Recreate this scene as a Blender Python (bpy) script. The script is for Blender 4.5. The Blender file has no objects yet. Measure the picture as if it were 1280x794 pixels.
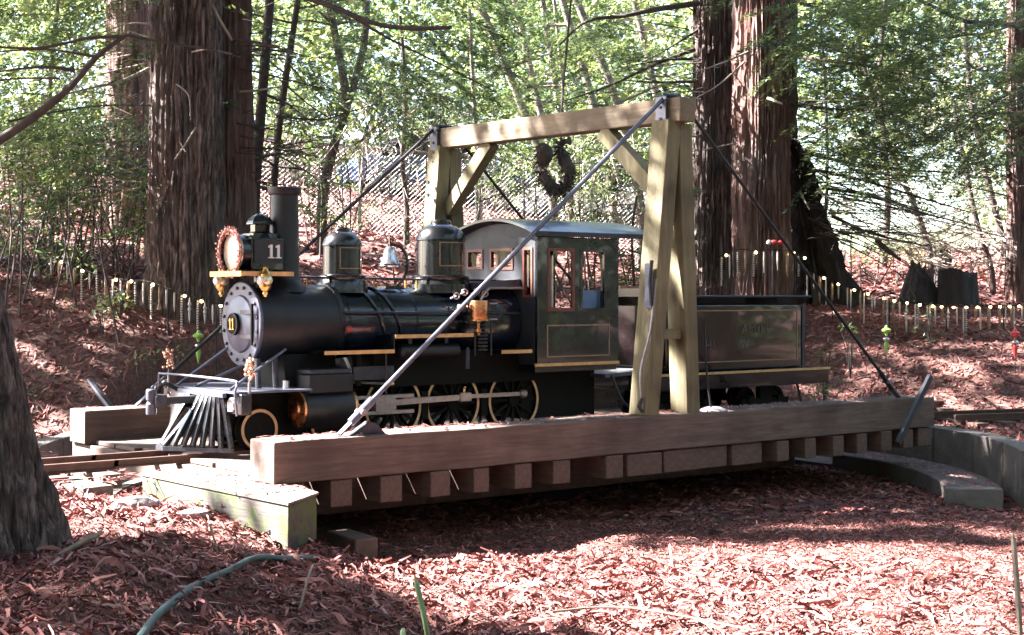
import bpy, math, random
import numpy as np
from mathutils import Vector, Matrix
random.seed(7); rng = np.random.default_rng(7)
S = bpy.context.scene
R = math.radians
# ------------------------------------------------------------------ camera
# world frame: X along the turntable bridge, Y across it (away from the viewer), Z=0 underside of the side beams
FC, FS = 0.611, 0.7916                       # camera heading in that frame
CAM = Vector((-4.33, -8.02, 1.172))
FOC = 1816.0; HY = 370.0
cam_data = bpy.data.cameras.new('camera'); cam = bpy.data.objects.new('camera', cam_data)
S.collection.objects.link(cam); S.camera = cam
cam.location = CAM
cam.rotation_euler = (R(90), 0, math.atan2(FS, FC) - R(90))
cam_data.lens = FOC / 1280 * 36; cam_data.sensor_width = 36
cam_data.shift_y = (HY - 397) / 1280
cam_data.clip_start = 0.1; cam_data.clip_end = 600
# ------------------------------------------------------------------ world and sun
SUN_EL = R(40); SH = Vector((-0.668, 0.744))   # horizontal direction towards the sun
SUNV = Vector((SH.x * math.cos(SUN_EL), SH.y * math.cos(SUN_EL), math.sin(SUN_EL)))
w = bpy.data.worlds.new('World'); S.world = w; w.use_nodes = True
nt = w.node_tree; bg = nt.nodes['Background']
sky = nt.nodes.new('ShaderNodeTexSky'); sky.sky_type = 'NISHITA'; sky.sun_disc = False
sky.sun_elevation = SUN_EL; sky.sun_rotation = math.atan2(SH.x, SH.y)
sky.air_density = 1.0; sky.dust_density = 1.5; sky.ozone_density = 1.0
nt.links.new(sky.outputs[0], bg.inputs[0]); bg.inputs[1].default_value = 0.05
sun_d = bpy.data.lights.new('sun', 'SUN'); sun = bpy.data.objects.new('sun', sun_d)
S.collection.objects.link(sun); sun_d.energy = 5.0; sun_d.angle = R(0.55); sun_d.color = (1.0, 0.94, 0.90)
sun.rotation_euler = SUNV.to_track_quat('Z', 'Y').to_euler(); sun.location = (-10, 10, 20)
S.view_settings.view_transform = 'Standard'; S.view_settings.look = 'None'
S.view_settings.exposure = 4.1; S.view_settings.gamma = 1.0
S.cycles.max_bounces = 8; S.cycles.transparent_max_bounces = 12

# ------------------------------------------------------------------ helpers
def W(lat, D, z=0.0):
    return Vector((CAM.x + FC * D + FS * lat, CAM.y + FS * D - FC * lat, z))
def at(px, py, D):
    return W((px - 640) / FOC * D, D, CAM.z - (py - HY) / FOC * D)
def latD(x, y):
    dx = x - CAM.x; dy = y - CAM.y
    return FS * dx - FC * dy, FC * dx + FS * dy
col = S.collection
WL = {}                                       # world location of every built object
def tag(o, label=None, cat=None, group=None, kind=None):
    if label: o['label'] = label
    if cat: o['category'] = cat
    if group: o['group'] = group
    if kind: o['kind'] = kind
    return o
def thing(name, loc, label, cat, group=None):
    o = bpy.data.objects.new(name, None); col.objects.link(o); o.empty_display_size = 0.1
    o.location = loc; WL[o.name] = Vector(loc)
    return tag(o, label, cat, group)
def link_mesh(name, me, origin, parent):
    o = bpy.data.objects.new(name, me); col.objects.link(o)
    WL[o.name] = Vector(origin)
    if parent is not None:
        o.parent = parent; o.location = Vector(origin) - WL[parent.name]
    else: o.location = origin
    return o
def ortho(d):
    d = d.normalized()
    a = Vector((0, 0, 1)) if abs(d.z) < 0.9 else Vector((1, 0, 0))
    u = d.cross(a).normalized(); return u, d.cross(u).normalized()
class G:
    def __init__(s): s.v = []; s.f = []
    def add(s, vs, fs):
        n = len(s.v); s.v.extend([tuple(p) for p in vs]); s.f.extend([tuple(i + n for i in f) for f in fs]); return s
    def box(s, x0, x1, y0, y1, z0, z1):
        return s.add([(x0,y0,z0),(x1,y0,z0),(x1,y1,z0),(x0,y1,z0),(x0,y0,z1),(x1,y0,z1),(x1,y1,z1),(x0,y1,z1)],
            [(0,3,2,1),(4,5,6,7),(0,1,5,4),(1,2,6,5),(2,3,7,6),(3,0,4,7)])
    def bar(s, p0, p1, wx, wy, up=None, w1=None):
        p0 = Vector(p0); p1 = Vector(p1); d = (p1 - p0).normalized()
        up = Vector(up) if up else (Vector((0,0,1)) if abs(d.z) < 0.95 else Vector((1,0,0)))
        u = d.cross(up).normalized(); v = u.cross(d).normalized()
        vs = []
        for p, k in ((p0, 1), (p1, w1 or 1)):
            for a, b in ((-1,-1),(1,-1),(1,1),(-1,1)): vs.append(p + u*a*wx/2*k + v*b*wy/2*k)
        return s.add(vs, [(3,2,1,0),(4,5,6,7),(0,1,5,4),(1,2,6,5),(2,3,7,6),(3,0,4,7)])
    def tube(s, pts, rad, n=8, cap=True):
        pts = [Vector(p) for p in pts]; m = len(pts)
        rads = [rad]*m if not hasattr(rad, '__len__') else rad
        vs = []; u = None
        for i, p in enumerate(pts):
            d = (pts[min(i+1,m-1)] - pts[max(i-1,0)])
            if d.length < 1e-9: d = Vector((0,0,1))
            d.normalize()
            if u is None: u, v = ortho(d)
            else:
                u = (u - d * u.dot(d))
                u = u.normalized() if u.length > 1e-6 else ortho(d)[0]
                v = d.cross(u)
            for k in range(n):
                a = 2*math.pi*k/n; vs.append(p + (u*math.cos(a) + v*math.sin(a))*rads[i])
        fs = [(i*n+k, i*n+(k+1)%n, (i+1)*n+(k+1)%n, (i+1)*n+k) for i in range(m-1) for k in range(n)]
        if cap: fs += [tuple(range(n-1,-1,-1)), tuple((m-1)*n+k for k in range(n))]
        return s.add(vs, fs)
    def lathe(s, org, prof, axis=(0,0,1), n=32, cap=True):
        org = Vector(org); ax = Vector(axis).normalized(); u, v = ortho(ax); m = len(prof); vs = []
        for r, h in prof:
            for k in range(n):
                a = 2*math.pi*k/n; vs.append(org + ax*h + (u*math.cos(a)+v*math.sin(a))*r)
        fs = [(i*n+k, (i+1)*n+k, (i+1)*n+(k+1)%n, i*n+(k+1)%n) for i in range(m-1) for k in range(n)]
        if cap: fs += [tuple(range(n)), tuple((m-1)*n+k for k in range(n-1,-1,-1))]
        return s.add(vs, fs)
    def torus(s, c, R0, r, axis=(0,1,0), n=40, m=8, sx=1.0):
        c = Vector(c); ax = Vector(axis).normalized(); u, v = ortho(ax); vs = []
        for i in range(n):
            a = 2*math.pi*i/n; d = u*math.cos(a)+v*math.sin(a)
            for k in range(m):
                b = 2*math.pi*k/m; vs.append(c + d*(R0 + r*math.cos(b)) + ax*r*math.sin(b)*sx)
        return s.add(vs, [(i*m+k, ((i+1)%n)*m+k, ((i+1)%n)*m+(k+1)%m, i*m+(k+1)%m) for i in range(n) for k in range(m)])
    def sphere(s, c, r, n=12, m=8, sc=(1,1,1)):
        vs = []; c = Vector(c)
        for i in range(m+1):
            t = math.pi*i/m
            for k in range(n):
                a = 2*math.pi*k/n
                vs.append(c + Vector((r*sc[0]*math.sin(t)*math.cos(a), r*sc[1]*math.sin(t)*math.sin(a), r*sc[2]*math.cos(t))))
        return s.add(vs, [(i*n+k, (i+1)*n+k, (i+1)*n+(k+1)%n, i*n+(k+1)%n) for i in range(m) for k in range(n)])
    def prism(s, poly, lo, hi, axis='z'):
        n = len(poly)
        def mk(p, t): return (p[0],p[1],t) if axis=='z' else ((p[0],t,p[1]) if axis=='y' else (t,p[0],p[1]))
        vs = [mk(p,lo) for p in poly] + [mk(p,hi) for p in poly]
        fs = [tuple(range(n-1,-1,-1)), tuple(range(n,2*n))] + [(i,(i+1)%n,n+(i+1)%n,n+i) for i in range(n)]
        return s.add(vs, fs)
    def build(s, name, m, parent=None, smooth=35, bevel=0, label=None):
        vs = np.array(s.v, dtype=float); c = (vs.min(0)+vs.max(0))/2
        me = bpy.data.meshes.new(name); me.from_pydata((vs-c).tolist(), [], s.f)
        import bmesh
        bm = bmesh.new(); bm.from_mesh(me); bmesh.ops.recalc_face_normals(bm, faces=bm.faces); bm.to_mesh(me); bm.free()
        me.materials.append(m)
        if smooth:
            me.shade_smooth(); me.set_sharp_from_angle(angle=R(smooth))
        o = link_mesh(name, me, c, parent)
        if bevel:
            b = o.modifiers.new('bevel', 'BEVEL'); b.width = bevel; b.segments = 2; b.limit_method = 'ANGLE'
        if label: o['label'] = label
        return o
def copy_tree(o, parent=None, loc=None):
    c = o.copy(); col.objects.link(c); c.parent = parent
    if loc is not None: c.location = loc
    for ch in list(o.children): copy_tree(ch, c)
    return c
def np_mesh(name, V, F, m, parent=None, smooth=False, tone=None, origin=None):
    """fast mesh from arrays: V (n,3) world, F (m,k) all same size; tone per face"""
    V = np.asarray(V, dtype=np.float32); F = np.asarray(F, dtype=np.int32)
    c = np.array(origin if origin is not None else (V.min(0)+V.max(0))/2, dtype=np.float32)
    me = bpy.data.meshes.new(name); k = F.shape[1]
    me.vertices.add(len(V)); me.vertices.foreach_set('co', (V-c).ravel())
    me.loops.add(F.size); me.loops.foreach_set('vertex_index', F.ravel())
    me.polygons.add(len(F)); me.polygons.foreach_set('loop_start', np.arange(0, F.size, k, dtype=np.int32))
    if tone is not None:
        a = me.attributes.new('tone', 'FLOAT', 'FACE'); a.data.foreach_set('value', np.asarray(tone, dtype=np.float32))
    me.update(calc_edges=True); me.materials.append(m)
    if smooth: me.shade_smooth()
    return link_mesh(name, me, Vector(c.tolist()), parent)
def hsh(ix, iy, iz):
    n = (ix*374761393 + iy*668265263 + iz*1274126177) & 0xffffffff
    n = ((n ^ (n >> 13)) * 1103515245) & 0xffffffff
    return ((n ^ (n >> 16)) & 0xffff) / 65535.0
def vnoise(x, y, z=0.0):
    x, y, z = np.broadcast_arrays(np.asarray(x, float), np.asarray(y, float), np.asarray(z, float))
    ix = np.floor(x).astype(np.int64); iy = np.floor(y).astype(np.int64); iz = np.floor(z).astype(np.int64)
    fx = x-ix; fy = y-iy; fz = z-iz
    fx = fx*fx*(3-2*fx); fy = fy*fy*(3-2*fy); fz = fz*fz*(3-2*fz); r = 0
    for a in (0,1):
        for b in (0,1):
            for c in (0,1):
                r = r + hsh(ix+a, iy+b, iz+c)*(fx if a else 1-fx)*(fy if b else 1-fy)*(fz if c else 1-fz)
    return r*2-1

# ------------------------------------------------------------------ materials
def new_mat(name):
    m = bpy.data.materials.new(name); m.use_nodes = True
    return m, m.node_tree, m.node_tree.nodes['Principled BSDF']
def simple(name, c, rough=0.6, metal=0.0, coat=0.0, var=0.25, vscale=9.0, bump=0.0, bscale=40.0, stretch=(1,1,1), c2=None, emit=None):
    m, t, b = new_mat(name); N = t.nodes; L = t.links
    tc = N.new('ShaderNodeTexCoord'); mp = N.new('ShaderNodeMapping'); mp.inputs['Scale'].default_value = stretch
    L.new(tc.outputs['Object'], mp.inputs[0])
    no = N.new('ShaderNodeTexNoise'); no.inputs['Scale'].default_value = vscale; no.inputs['Detail'].default_value = 6
    no.inputs['Roughness'].default_value = 0.65
    L.new(mp.outputs[0], no.inputs['Vector'])
    r = N.new('ShaderNodeValToRGB'); r.color_ramp.elements[0].position = 0.3; r.color_ramp.elements[1].position = 0.72
    lo = tuple(x*(1-var) for x in c); hi = tuple(min(1, x*(1+var)) for x in (c2 or c))
    r.color_ramp.elements[0].color = lo+(1,); r.color_ramp.elements[1].color = hi+(1,)
    L.new(no.outputs['Fac'], r.inputs[0]); L.new(r.outputs[0], b.inputs['Base Color'])
    b.inputs['Roughness'].default_value = rough; b.inputs['Metallic'].default_value = metal
    b.inputs['Coat Weight'].default_value = coat
    mr = N.new('ShaderNodeMapRange'); mr.inputs['To Min'].default_value = max(0.03, rough-0.12); mr.inputs['To Max'].default_value = min(1, rough+0.15)
    L.new(no.outputs['Fac'], mr.inputs[0]); L.new(mr.outputs[0], b.inputs['Roughness'])
    if bump:
        n2 = N.new('ShaderNodeTexNoise'); n2.inputs['Scale'].default_value = bscale; n2.inputs['Detail'].default_value = 5
        L.new(mp.outputs[0], n2.inputs['Vector'])
        bp = N.new('ShaderNodeBump'); bp.inputs['Strength'].default_value = bump; bp.inputs['Distance'].default_value = 0.02
        L.new(n2.outputs['Fac'], bp.inputs['Height']); L.new(bp.outputs[0], b.inputs['Normal'])
    if emit:
        b.inputs['Emission Color'].default_value = emit[0]+(1,); b.inputs['Emission Strength'].default_value = emit[1]
    return m
def wood_mat(name, c, c2, axis='x', knots=True, rough=0.8):
    m, t, b = new_mat(name); N = t.nodes; L = t.links
    st = {'x': (0.7, 9, 9), 'y': (9, 0.7, 9), 'z': (9, 9, 0.7)}[axis]
    tc = N.new('ShaderNodeTexCoord'); mp = N.new('ShaderNodeMapping'); mp.inputs['Scale'].default_value = st
    L.new(tc.outputs['Object'], mp.inputs[0])
    n1 = N.new('ShaderNodeTexNoise'); n1.inputs['Scale'].default_value = 3.2; n1.inputs['Detail'].default_value = 8; n1.inputs['Roughness'].default_value = 0.7
    n1.inputs['Distortion'].default_value = 0.6
    L.new(mp.outputs[0], n1.inputs['Vector'])
    n3 = N.new('ShaderNodeTexNoise'); n3.inputs['Scale'].default_value = 2.6; n3.inputs['Detail'].default_value = 4
    L.new(tc.outputs['Object'], n3.inputs['Vector'])
    r = N.new('ShaderNodeValToRGB'); e = r.color_ramp.elements; e[0].position = .32; e[1].position = .68
    e[0].color = c+(1,); e[1].color = c2+(1,)
    L.new(n1.outputs['Fac'], r.inputs[0])
    mx = N.new('ShaderNodeMix'); mx.data_type = 'RGBA'; mx.blend_type = 'MULTIPLY'; mx.inputs[0].default_value = 0.75
    r3 = N.new('ShaderNodeValToRGB'); r3.color_ramp.elements[0].position = .3; r3.color_ramp.elements[1].position = .6
    r3.color_ramp.elements[0].color = (.5,.45,.45,1); r3.color_ramp.elements[1].color = (1.1,1.08,1.05,1)
    L.new(n3.outputs['Fac'], r3.inputs[0]); L.new(r.outputs[0], mx.inputs[6]); L.new(r3.outputs[0], mx.inputs[7])
    out = mx.outputs[2]
    if knots:
        vo = N.new('ShaderNodeTexVoronoi'); vo.inputs['Scale'].default_value = 2.3
        mp2 = N.new('ShaderNodeMapping'); mp2.inputs['Scale'].default_value = {'x': (.8,1.5,1.5), 'y': (1.5,.8,1.5), 'z': (1.5,1.5,.8)}[axis]
        L.new(tc.outputs['Object'], mp2.inputs[0]); L.new(mp2.outputs[0], vo.inputs['Vector'])
        r2 = N.new('ShaderNodeValToRGB'); r2.color_ramp.elements[0].position = .07; r2.color_ramp.elements[1].position = .22
        r2.color_ramp.elements[0].color = (.28,.2,.2,1); r2.color_ramp.elements[1].color = (1,1,1,1)
        L.new(vo.outputs['Distance'], r2.inputs[0])
        m2 = N.new('ShaderNodeMix'); m2.data_type = 'RGBA'; m2.blend_type = 'MULTIPLY'; m2.inputs[0].default_value = 0.8
        L.new(out, m2.inputs[6]); L.new(r2.outputs[0], m2.inputs[7]); out = m2.outputs[2]
    L.new(out, b.inputs['Base Color']); b.inputs['Roughness'].default_value = rough
    bp = N.new('ShaderNodeBump'); bp.inputs['Strength'].default_value = .5; bp.inputs['Distance'].default_value = .01
    L.new(n1.outputs['Fac'], bp.inputs['Height']); L.new(bp.outputs[0], b.inputs['Normal'])
    return m
def tone_mat(name, stops, rough=0.8, trans=0.0, extra=0.0):
    """colour picked per piece by the 'tone' attribute; optional translucency for leaves"""
    m, t, b = new_mat(name); N = t.nodes; L = t.links
    a = N.new('ShaderNodeAttribute'); a.attribute_name = 'tone'
    r = N.new('ShaderNodeValToRGB'); e = r.color_ramp.elements
    while len(e) < len(stops): e.new(0.5)
    for i, (p, c) in enumerate(stops): e[i].position = p; e[i].color = c+(1,)
    L.new(a.outputs['Fac'], r.inputs[0]); L.new(r.outputs[0], b.inputs['Base Color']); b.inputs['Roughness'].default_value = rough
    if trans:
        tr = N.new('ShaderNodeBsdfTranslucent'); mx = N.new('ShaderNodeMixShader'); mx.inputs[0].default_value = trans
        hs = N.new('ShaderNodeHueSaturation'); hs.inputs['Saturation'].default_value = 1.15; hs.inputs['Value'].default_value = 1.6
        L.new(r.outputs[0], hs.inputs['Color']); L.new(hs.outputs[0], tr.inputs[0])
        out = N['Material Output'] if 'Material Output' in N else [n for n in N if n.type == 'OUTPUT_MATERIAL'][0]
        L.new(b.outputs[0], mx.inputs[1]); L.new(tr.outputs[0], mx.inputs[2]); L.new(mx.outputs[0], out.inputs[0])
    return m
M = {}
M['black'] = simple('black_paint', (.005,.005,.007), .24, coat=.5, var=.3, vscale=2.5)
M['boiler'] = simple('boiler_jacket', (.006,.009,.020), .2, coat=.7, var=.4, vscale=6)
M['smokebox'] = simple('smokebox_black', (.013,.013,.017), .42, metal=.2, var=.4, vscale=12)
M['graphite'] = simple('graphite_grey', (.085,.09,.125), .42, metal=.35, var=.3, vscale=10)
M['chassis'] = simple('grimy_black', (.0045,.004,.004), .65, var=.5, vscale=20); M['chassis'].node_tree.nodes['Principled BSDF'].inputs['Specular IOR Level'].default_value = .2
M['tender'] = simple('tender_black', (.007,.004,.005), .10, coat=.8, var=.35, vscale=7)
M['brass'] = simple('brass', (.72,.47,.17), .22, metal=1, var=.3, vscale=25)
M['copper'] = simple('copper', (.66,.30,.15), .28, metal=1, var=.3, vscale=20)
M['gold'] = simple('gold_stripe', (.62,.36,.15), .45, var=.3, vscale=12)
M['ring'] = simple('wheel_ring_gold', (.66,.42,.22), .5, var=.35, vscale=15)
M['steel'] = simple('bright_steel', (.34,.30,.31), .36, metal=.75, var=.3, vscale=25)
M['iron'] = simple('grey_iron', (.055,.055,.068), .45, metal=.6, var=.35, vscale=18)
M['rod'] = simple('galvanised_rod', (.14,.14,.18), .38, metal=.55, var=.3, vscale=20)
M['darkrod'] = simple('dark_rod', (.03,.03,.035), .5, metal=.4)
M['red'] = simple('red_trim', (.32,.05,.04), .5)
M['redframe'] = simple('red_brown_frame', (.16,.05,.035), .5, var=.3)
M['cabfront'] = simple('cab_front_grey', (.022,.024,.032), .55, var=.3)
M['cabroof'] = simple('cab_roof', (.016,.02,.027), .35, coat=.3, var=.4, vscale=8)
M['white'] = simple('white_enamel', (.72,.72,.70), .4, var=.1)
M['letter'] = simple('dull_letters', (.10,.075,.07), .5)
M['glass'], _t, _b = new_mat('window_glass'); _b.inputs['Transmission Weight'].default_value = 1; _b.inputs['Roughness'].default_value = .02
_b.inputs['IOR'].default_value = 1.1; _b.inputs['Base Color'].default_value = (.93,.95,.95,1)
M['lens'] = simple('lamp_lens', (.62,.62,.55), .08, metal=.55, var=.35, vscale=9, c2=(.7,.62,.4))
M['tinsel'] = simple('red_tinsel', (.62,.12,.11), .25, metal=.55, var=.5, vscale=60, c2=(.9,.45,.42))
M['beam'] = wood_mat('weathered_beam', (.088,.060,.050), (.185,.132,.112), 'x')
M['tie'] = wood_mat('tie_wood', (.085,.052,.044), (.17,.11,.088), 'y')
M['post'] = wood_mat('treated_post', (.135,.118,.066), (.235,.205,.122), 'z')
M['crossbeam'] = wood_mat('crossbeam_wood', (.145,.115,.08), (.27,.22,.155), 'y')
M['blockwood'] = wood_mat('old_block', (.11,.085,.07), (.24,.19,.16), 'y')
M['rail'] = simple('rusty_rail', (.10,.055,.045), .55, metal=.35, var=.4, vscale=12)
M['railtop'] = simple('rail_head', (.35,.30,.28), .3, metal=.8, var=.2)
M['concrete'] = simple('pit_concrete', (.135,.115,.105), .9, var=.35, vscale=3.5, bump=.5, bscale=25)
M['stone'] = simple('grey_stone', (.22,.20,.20), .85, var=.3, vscale=6, bump=.5)
M['hose'] = simple('dark_green_hose', (.045,.085,.08), .4, var=.25, vscale=12)
M['stick'] = simple('dry_stick', (.30,.23,.18), .8, var=.35, vscale=20)
M['twig'] = simple('dark_twig', (.06,.045,.04), .85, var=.4, vscale=12)
M['graytrunk'] = simple('grey_young_bark', (.16,.135,.12), .85, var=.4, vscale=8, stretch=(1,1,.3), bump=.4)
M['twiglit'] = simple('pale_twig', (.30,.24,.20), .8, var=.3, vscale=12)  # paler wood tone for some dead branches and stems
M['fence'] = simple('fence_wire', (.20,.20,.20), .5, metal=.5)
M['board'] = simple('grey_board', (.2,.19,.18), .7, var=.3, vscale=9, stretch=(1,1,8))
M['bulb'] = simple('warm_bulb', (.9,.7,.4), .3, emit=((1.0,.70,.26), 2.2))
M['orn_white'] = simple('icicle_white', (.50,.46,.43), .25, var=.15, vscale=60)
M['orn_tan'] = simple('icicle_amber', (.26,.17,.10), .25, var=.3, vscale=30)
M['orn_dark'] = simple('icicle_dark_spiral', (.10,.07,.06), .4)
M['lime'] = simple('lime_plastic', (.28,.48,.10), .35)
M['ornred'] = simple('red_plastic', (.62,.05,.05), .35)
M['silver'] = simple('silver_ball', (.6,.6,.64), .15, metal=.9)
M['rosegold'] = simple('rose_gold_balls', (.85,.45,.32), .18, metal=.9, var=.3, vscale=50)
M['bluecar'] = simple('blue_car_paint', (.03,.09,.26), .25, coat=.8)
M['blueframe'] = simple('pale_blue_cloth', (.25,.40,.7), .6)
M['tyre'] = simple('tyre_rubber', (.02,.02,.02), .8)
M['litter'] = tone_mat('redwood_litter', [(0,(.065,.022,.022)),(.35,(.165,.047,.040)),(.7,(.34,.118,.102)),(1,(.54,.29,.25))], .75)
M['leaf_con'] = tone_mat('conifer_leaf', [(0,(.026,.044,.022)),(.5,(.070,.100,.040)),(1,(.16,.19,.075))], .4, .45)
M['leaf_broad'] = tone_mat('broad_leaf', [(0,(.028,.046,.028)),(.5,(.080,.115,.052)),(1,(.20,.24,.095))], .3, .42)
M['leaf_far'] = tone_mat('far_leaf', [(0,(.040,.068,.034)),(.5,(.105,.14,.060)),(1,(.25,.27,.11))], .5, .5)
M['burnt'] = simple('charred_wood', (.034,.027,.026), .85, var=.5, vscale=6, stretch=(3,3,.6), bump=.8, bscale=14)
# bark
m, t, b = new_mat('redwood_bark'); N = t.nodes; L = t.links
tc = N.new('ShaderNodeTexCoord'); mp = N.new('ShaderNodeMapping'); mp.inputs['Scale'].default_value = (9, 9, .9); L.new(tc.outputs['Object'], mp.inputs[0])
n1 = N.new('ShaderNodeTexNoise'); n1.inputs['Scale'].default_value = 2.2; n1.inputs['Detail'].default_value = 9; n1.inputs['Roughness'].default_value = .75; n1.inputs['Distortion'].default_value = .4
L.new(mp.outputs[0], n1.inputs['Vector'])
r = N.new('ShaderNodeValToRGB'); e = r.color_ramp.elements; e[0].position = .33; e[1].position = .7; e[0].color = (.045,.022,.020,1); e[1].color = (.32,.21,.19,1)
e2 = e.new(.5); e2.color = (.16,.085,.072,1)
L.new(n1.outputs['Fac'], r.inputs[0])
n2 = N.new('ShaderNodeTexNoise'); n2.inputs['Scale'].default_value = 1.1; n2.inputs['Detail'].default_value = 3; L.new(tc.outputs['Object'], n2.inputs['Vector'])
mx = N.new('ShaderNodeMix'); mx.data_type = 'RGBA'; mx.inputs[7].default_value = (.15,.14,.135,1)
mr = N.new('ShaderNodeMapRange'); mr.inputs[1].default_value = .45; mr.inputs[2].default_value = .7; mr.inputs[4].default_value = .6
L.new(n2.outputs['Fac'], mr.inputs[0]); L.new(mr.outputs[0], mx.inputs[0]); L.new(r.outputs[0], mx.inputs[6]); L.new(mx.outputs[2], b.inputs['Base Color'])
b.inputs['Roughness'].default_value = .9
bp = N.new('ShaderNodeBump'); bp.inputs['Strength'].default_value = .9; bp.inputs['Distance'].default_value = .03
L.new(n1.outputs['Fac'], bp.inputs['Height']); L.new(bp.outputs[0], b.inputs['Normal']); M['bark'] = m
# ground
m, t, b = new_mat('forest_floor'); N = t.nodes; L = t.links
tc = N.new('ShaderNodeTexCoord')
n1 = N.new('ShaderNodeTexNoise'); n1.inputs['Scale'].default_value = 22; n1.inputs['Detail'].default_value = 8; n1.inputs['Roughness'].default_value = .8
n2 = N.new('ShaderNodeTexNoise'); n2.inputs['Scale'].default_value = .8; n2.inputs['Detail'].default_value = 3
L.new(tc.outputs['Object'], n1.inputs['Vector']); L.new(tc.outputs['Object'], n2.inputs['Vector'])
r = N.new('ShaderNodeValToRGB'); e = r.color_ramp.elements; e[0].position = .35; e[1].position = .68; e[0].color = (.05,.026,.022,1); e[1].color = (.26,.135,.11,1)
L.new(n1.outputs['Fac'], r.inputs[0]); L.new(r.outputs[0], b.inputs['Base Color']); b.inputs['Roughness'].default_value = .95
bp = N.new('ShaderNodeBump'); bp.inputs['Strength'].default_value = .8; bp.inputs['Distance'].default_value = .03
L.new(n1.outputs['Fac'], bp.inputs['Height']); L.new(bp.outputs[0], b.inputs['Normal']); M['ground'] = m
# mossy side of the timber block
mg = M['bark'].copy(); mg.name = 'grey_bark'; M['bark_grey'] = mg
for nd in mg.node_tree.nodes:
    if nd.type == 'VALTORGB': nd.color_ramp.elements[0].color = (.022,.016,.015,1); nd.color_ramp.elements[1].color = (.15,.108,.098,1); nd.color_ramp.elements[2].color = (.38,.29,.27,1); nd.color_ramp.elements[0].position = .38; nd.color_ramp.elements[2].position = .64
    if nd.type == 'MAPPING': nd.inputs['Scale'].default_value = (13, 13, 1.8)
    if nd.type == 'BUMP': nd.inputs['Distance'].default_value = .06
m = wood_mat('mossy_block', (.050,.044,.040), (.12,.105,.095), 'y', False); t = m.node_tree; N = t.nodes; L = t.links; b = N['Principled BSDF']  # side wood painted darker than the sunlit top; the moss is real
src = b.inputs['Base Color'].links[0].from_socket; tc = N.new('ShaderNodeTexCoord'); n1 = N.new('ShaderNodeTexNoise'); n1.inputs['Scale'].default_value = 5.5; n1.inputs['Detail'].default_value = 8; n1.inputs['Roughness'].default_value = .75
L.new(tc.outputs['Object'], n1.inputs['Vector']); r = N.new('ShaderNodeValToRGB'); r.color_ramp.elements[0].position = .46; r.color_ramp.elements[1].position = .56
L.new(n1.outputs['Fac'], r.inputs[0]); mx = N.new('ShaderNodeMix'); mx.data_type = 'RGBA'; mx.inputs[7].default_value = (.07,.10,.025,1)
L.new(r.outputs[0], mx.inputs[0]); L.new(src, mx.inputs[6]); L.new(mx.outputs[2], b.inputs['Base Color']); M['moss'] = m

# ------------------------------------------------------------------ ground shape
PC = (3.33, 1.70); PR = 4.02
def sstep(a, b, x):
    t = np.clip((x-a)/(b-a), 0, 1); return t*t*(3-2*t)
def hgt(x, y, rough=True):
    x = np.asarray(x, float); y = np.asarray(y, float)
    lat = FS*(x-CAM.x) - FC*(y-CAM.y); D = FC*(x-CAM.x) + FS*(y-CAM.y)
    toe = np.interp(lat, [-9,-4,-3,-1,0.5,3,5,9], [12.6,13.2,13.7,15.9,16.7,16.3,15.2,14.8])
    top = np.interp(lat, [-9,-4,-1,3,5,10], [1.45,1.28,1.15,1.1,.98,.9])
    wid = np.interp(lat, [-9,-4,-1,3,5,10], [2.6,2.5,2.3,2.2,2.8,3.0])
    bank = np.clip((D-toe)/wid, 0, 1); bank = bank*(1-.25*bank)/.75
    slope = np.interp(lat, [-9,-4,0,4,8], [.14,.13,.135,.10,.085])
    bey = np.clip(D-toe-wid, 0, 40)
    far = np.where(bey > 14, 14*slope + (bey-14)*np.interp(lat, [-10,4,7,12], [.16,.10,-.04,-.04]), bey*slope)
    z = -.05 + (top+.05)*bank + far
    # pit
    rr = np.hypot(x-PC[0], y-PC[1])
    pit = 1-sstep(PR+.02, PR+.16, rr)
    # flat floor in front of the bridge, mound to its left
    near = 1-sstep(8.6, 9.1, D + .55*(lat+1.3))
    mound = np.interp(lat, [-6,-3,-1.9,-1.3,-.5,.6], [.02,-.06,-.13,-.27,-.46,-.5])
    openfloor = np.where(lat < 3.4, 1, 1-sstep(10.9,11.5,D)) * sstep(-1.55,-1.1,lat) * (1-sstep(11.2,11.9,D))
    fl = np.maximum(pit, openfloor)
    z = z*(1-fl) + (-.5)*fl
    z = z*(1-near) + near*np.where(lat < .6, mound, -.5)
    if rough:
        z = z + .028*vnoise(x*1.3, y*1.3, 3.) + .020*vnoise(x*4, y*4, 9.)*np.where(D < 30, 1, 0) + .014*vnoise(x*9, y*9, 4.)*np.where(D < 10.5, 1, 0)*np.where(lat < 1.2, 1, .4) + np.clip(D-18, 0, 20)*.012*vnoise(x*.35, y*.35, 5.)
    return z
def gh(x, y): return float(hgt(x, y))
def axis_pts(segs):
    out = []
    for a, b, st in segs: out += list(np.arange(a, b, st))
    return np.array(out + [segs[-1][1]])
la = axis_pts([(-180,-60,20),(-60,-20,4),(-20,-7,.6),(-7,7,.09),(7,20,.6),(20,60,4),(60,180,20)])
dd = axis_pts([(-60,0,6),(0,4.5,.5),(4.5,19,.09),(19,30,.3),(30,60,2),(60,260,20)])
LA, DD = np.meshgrid(la, dd)
GX = CAM.x + FC*DD + FS*LA; GY = CAM.y + FS*DD - FC*LA; GZ = hgt(GX, GY)
V = np.stack([GX.ravel(), GY.ravel(), GZ.ravel()], 1); nx = len(la)
ii, jj = np.meshgrid(np.arange(len(dd)-1), np.arange(nx-1), indexing='ij'); q = (ii*nx+jj).ravel()
gr = np_mesh('ground', V, np.stack([q, q+1, q+nx+1, q+nx], 1), M['ground'], smooth=True, origin=(0,0,0)); gr['kind'] = 'structure'

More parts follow.
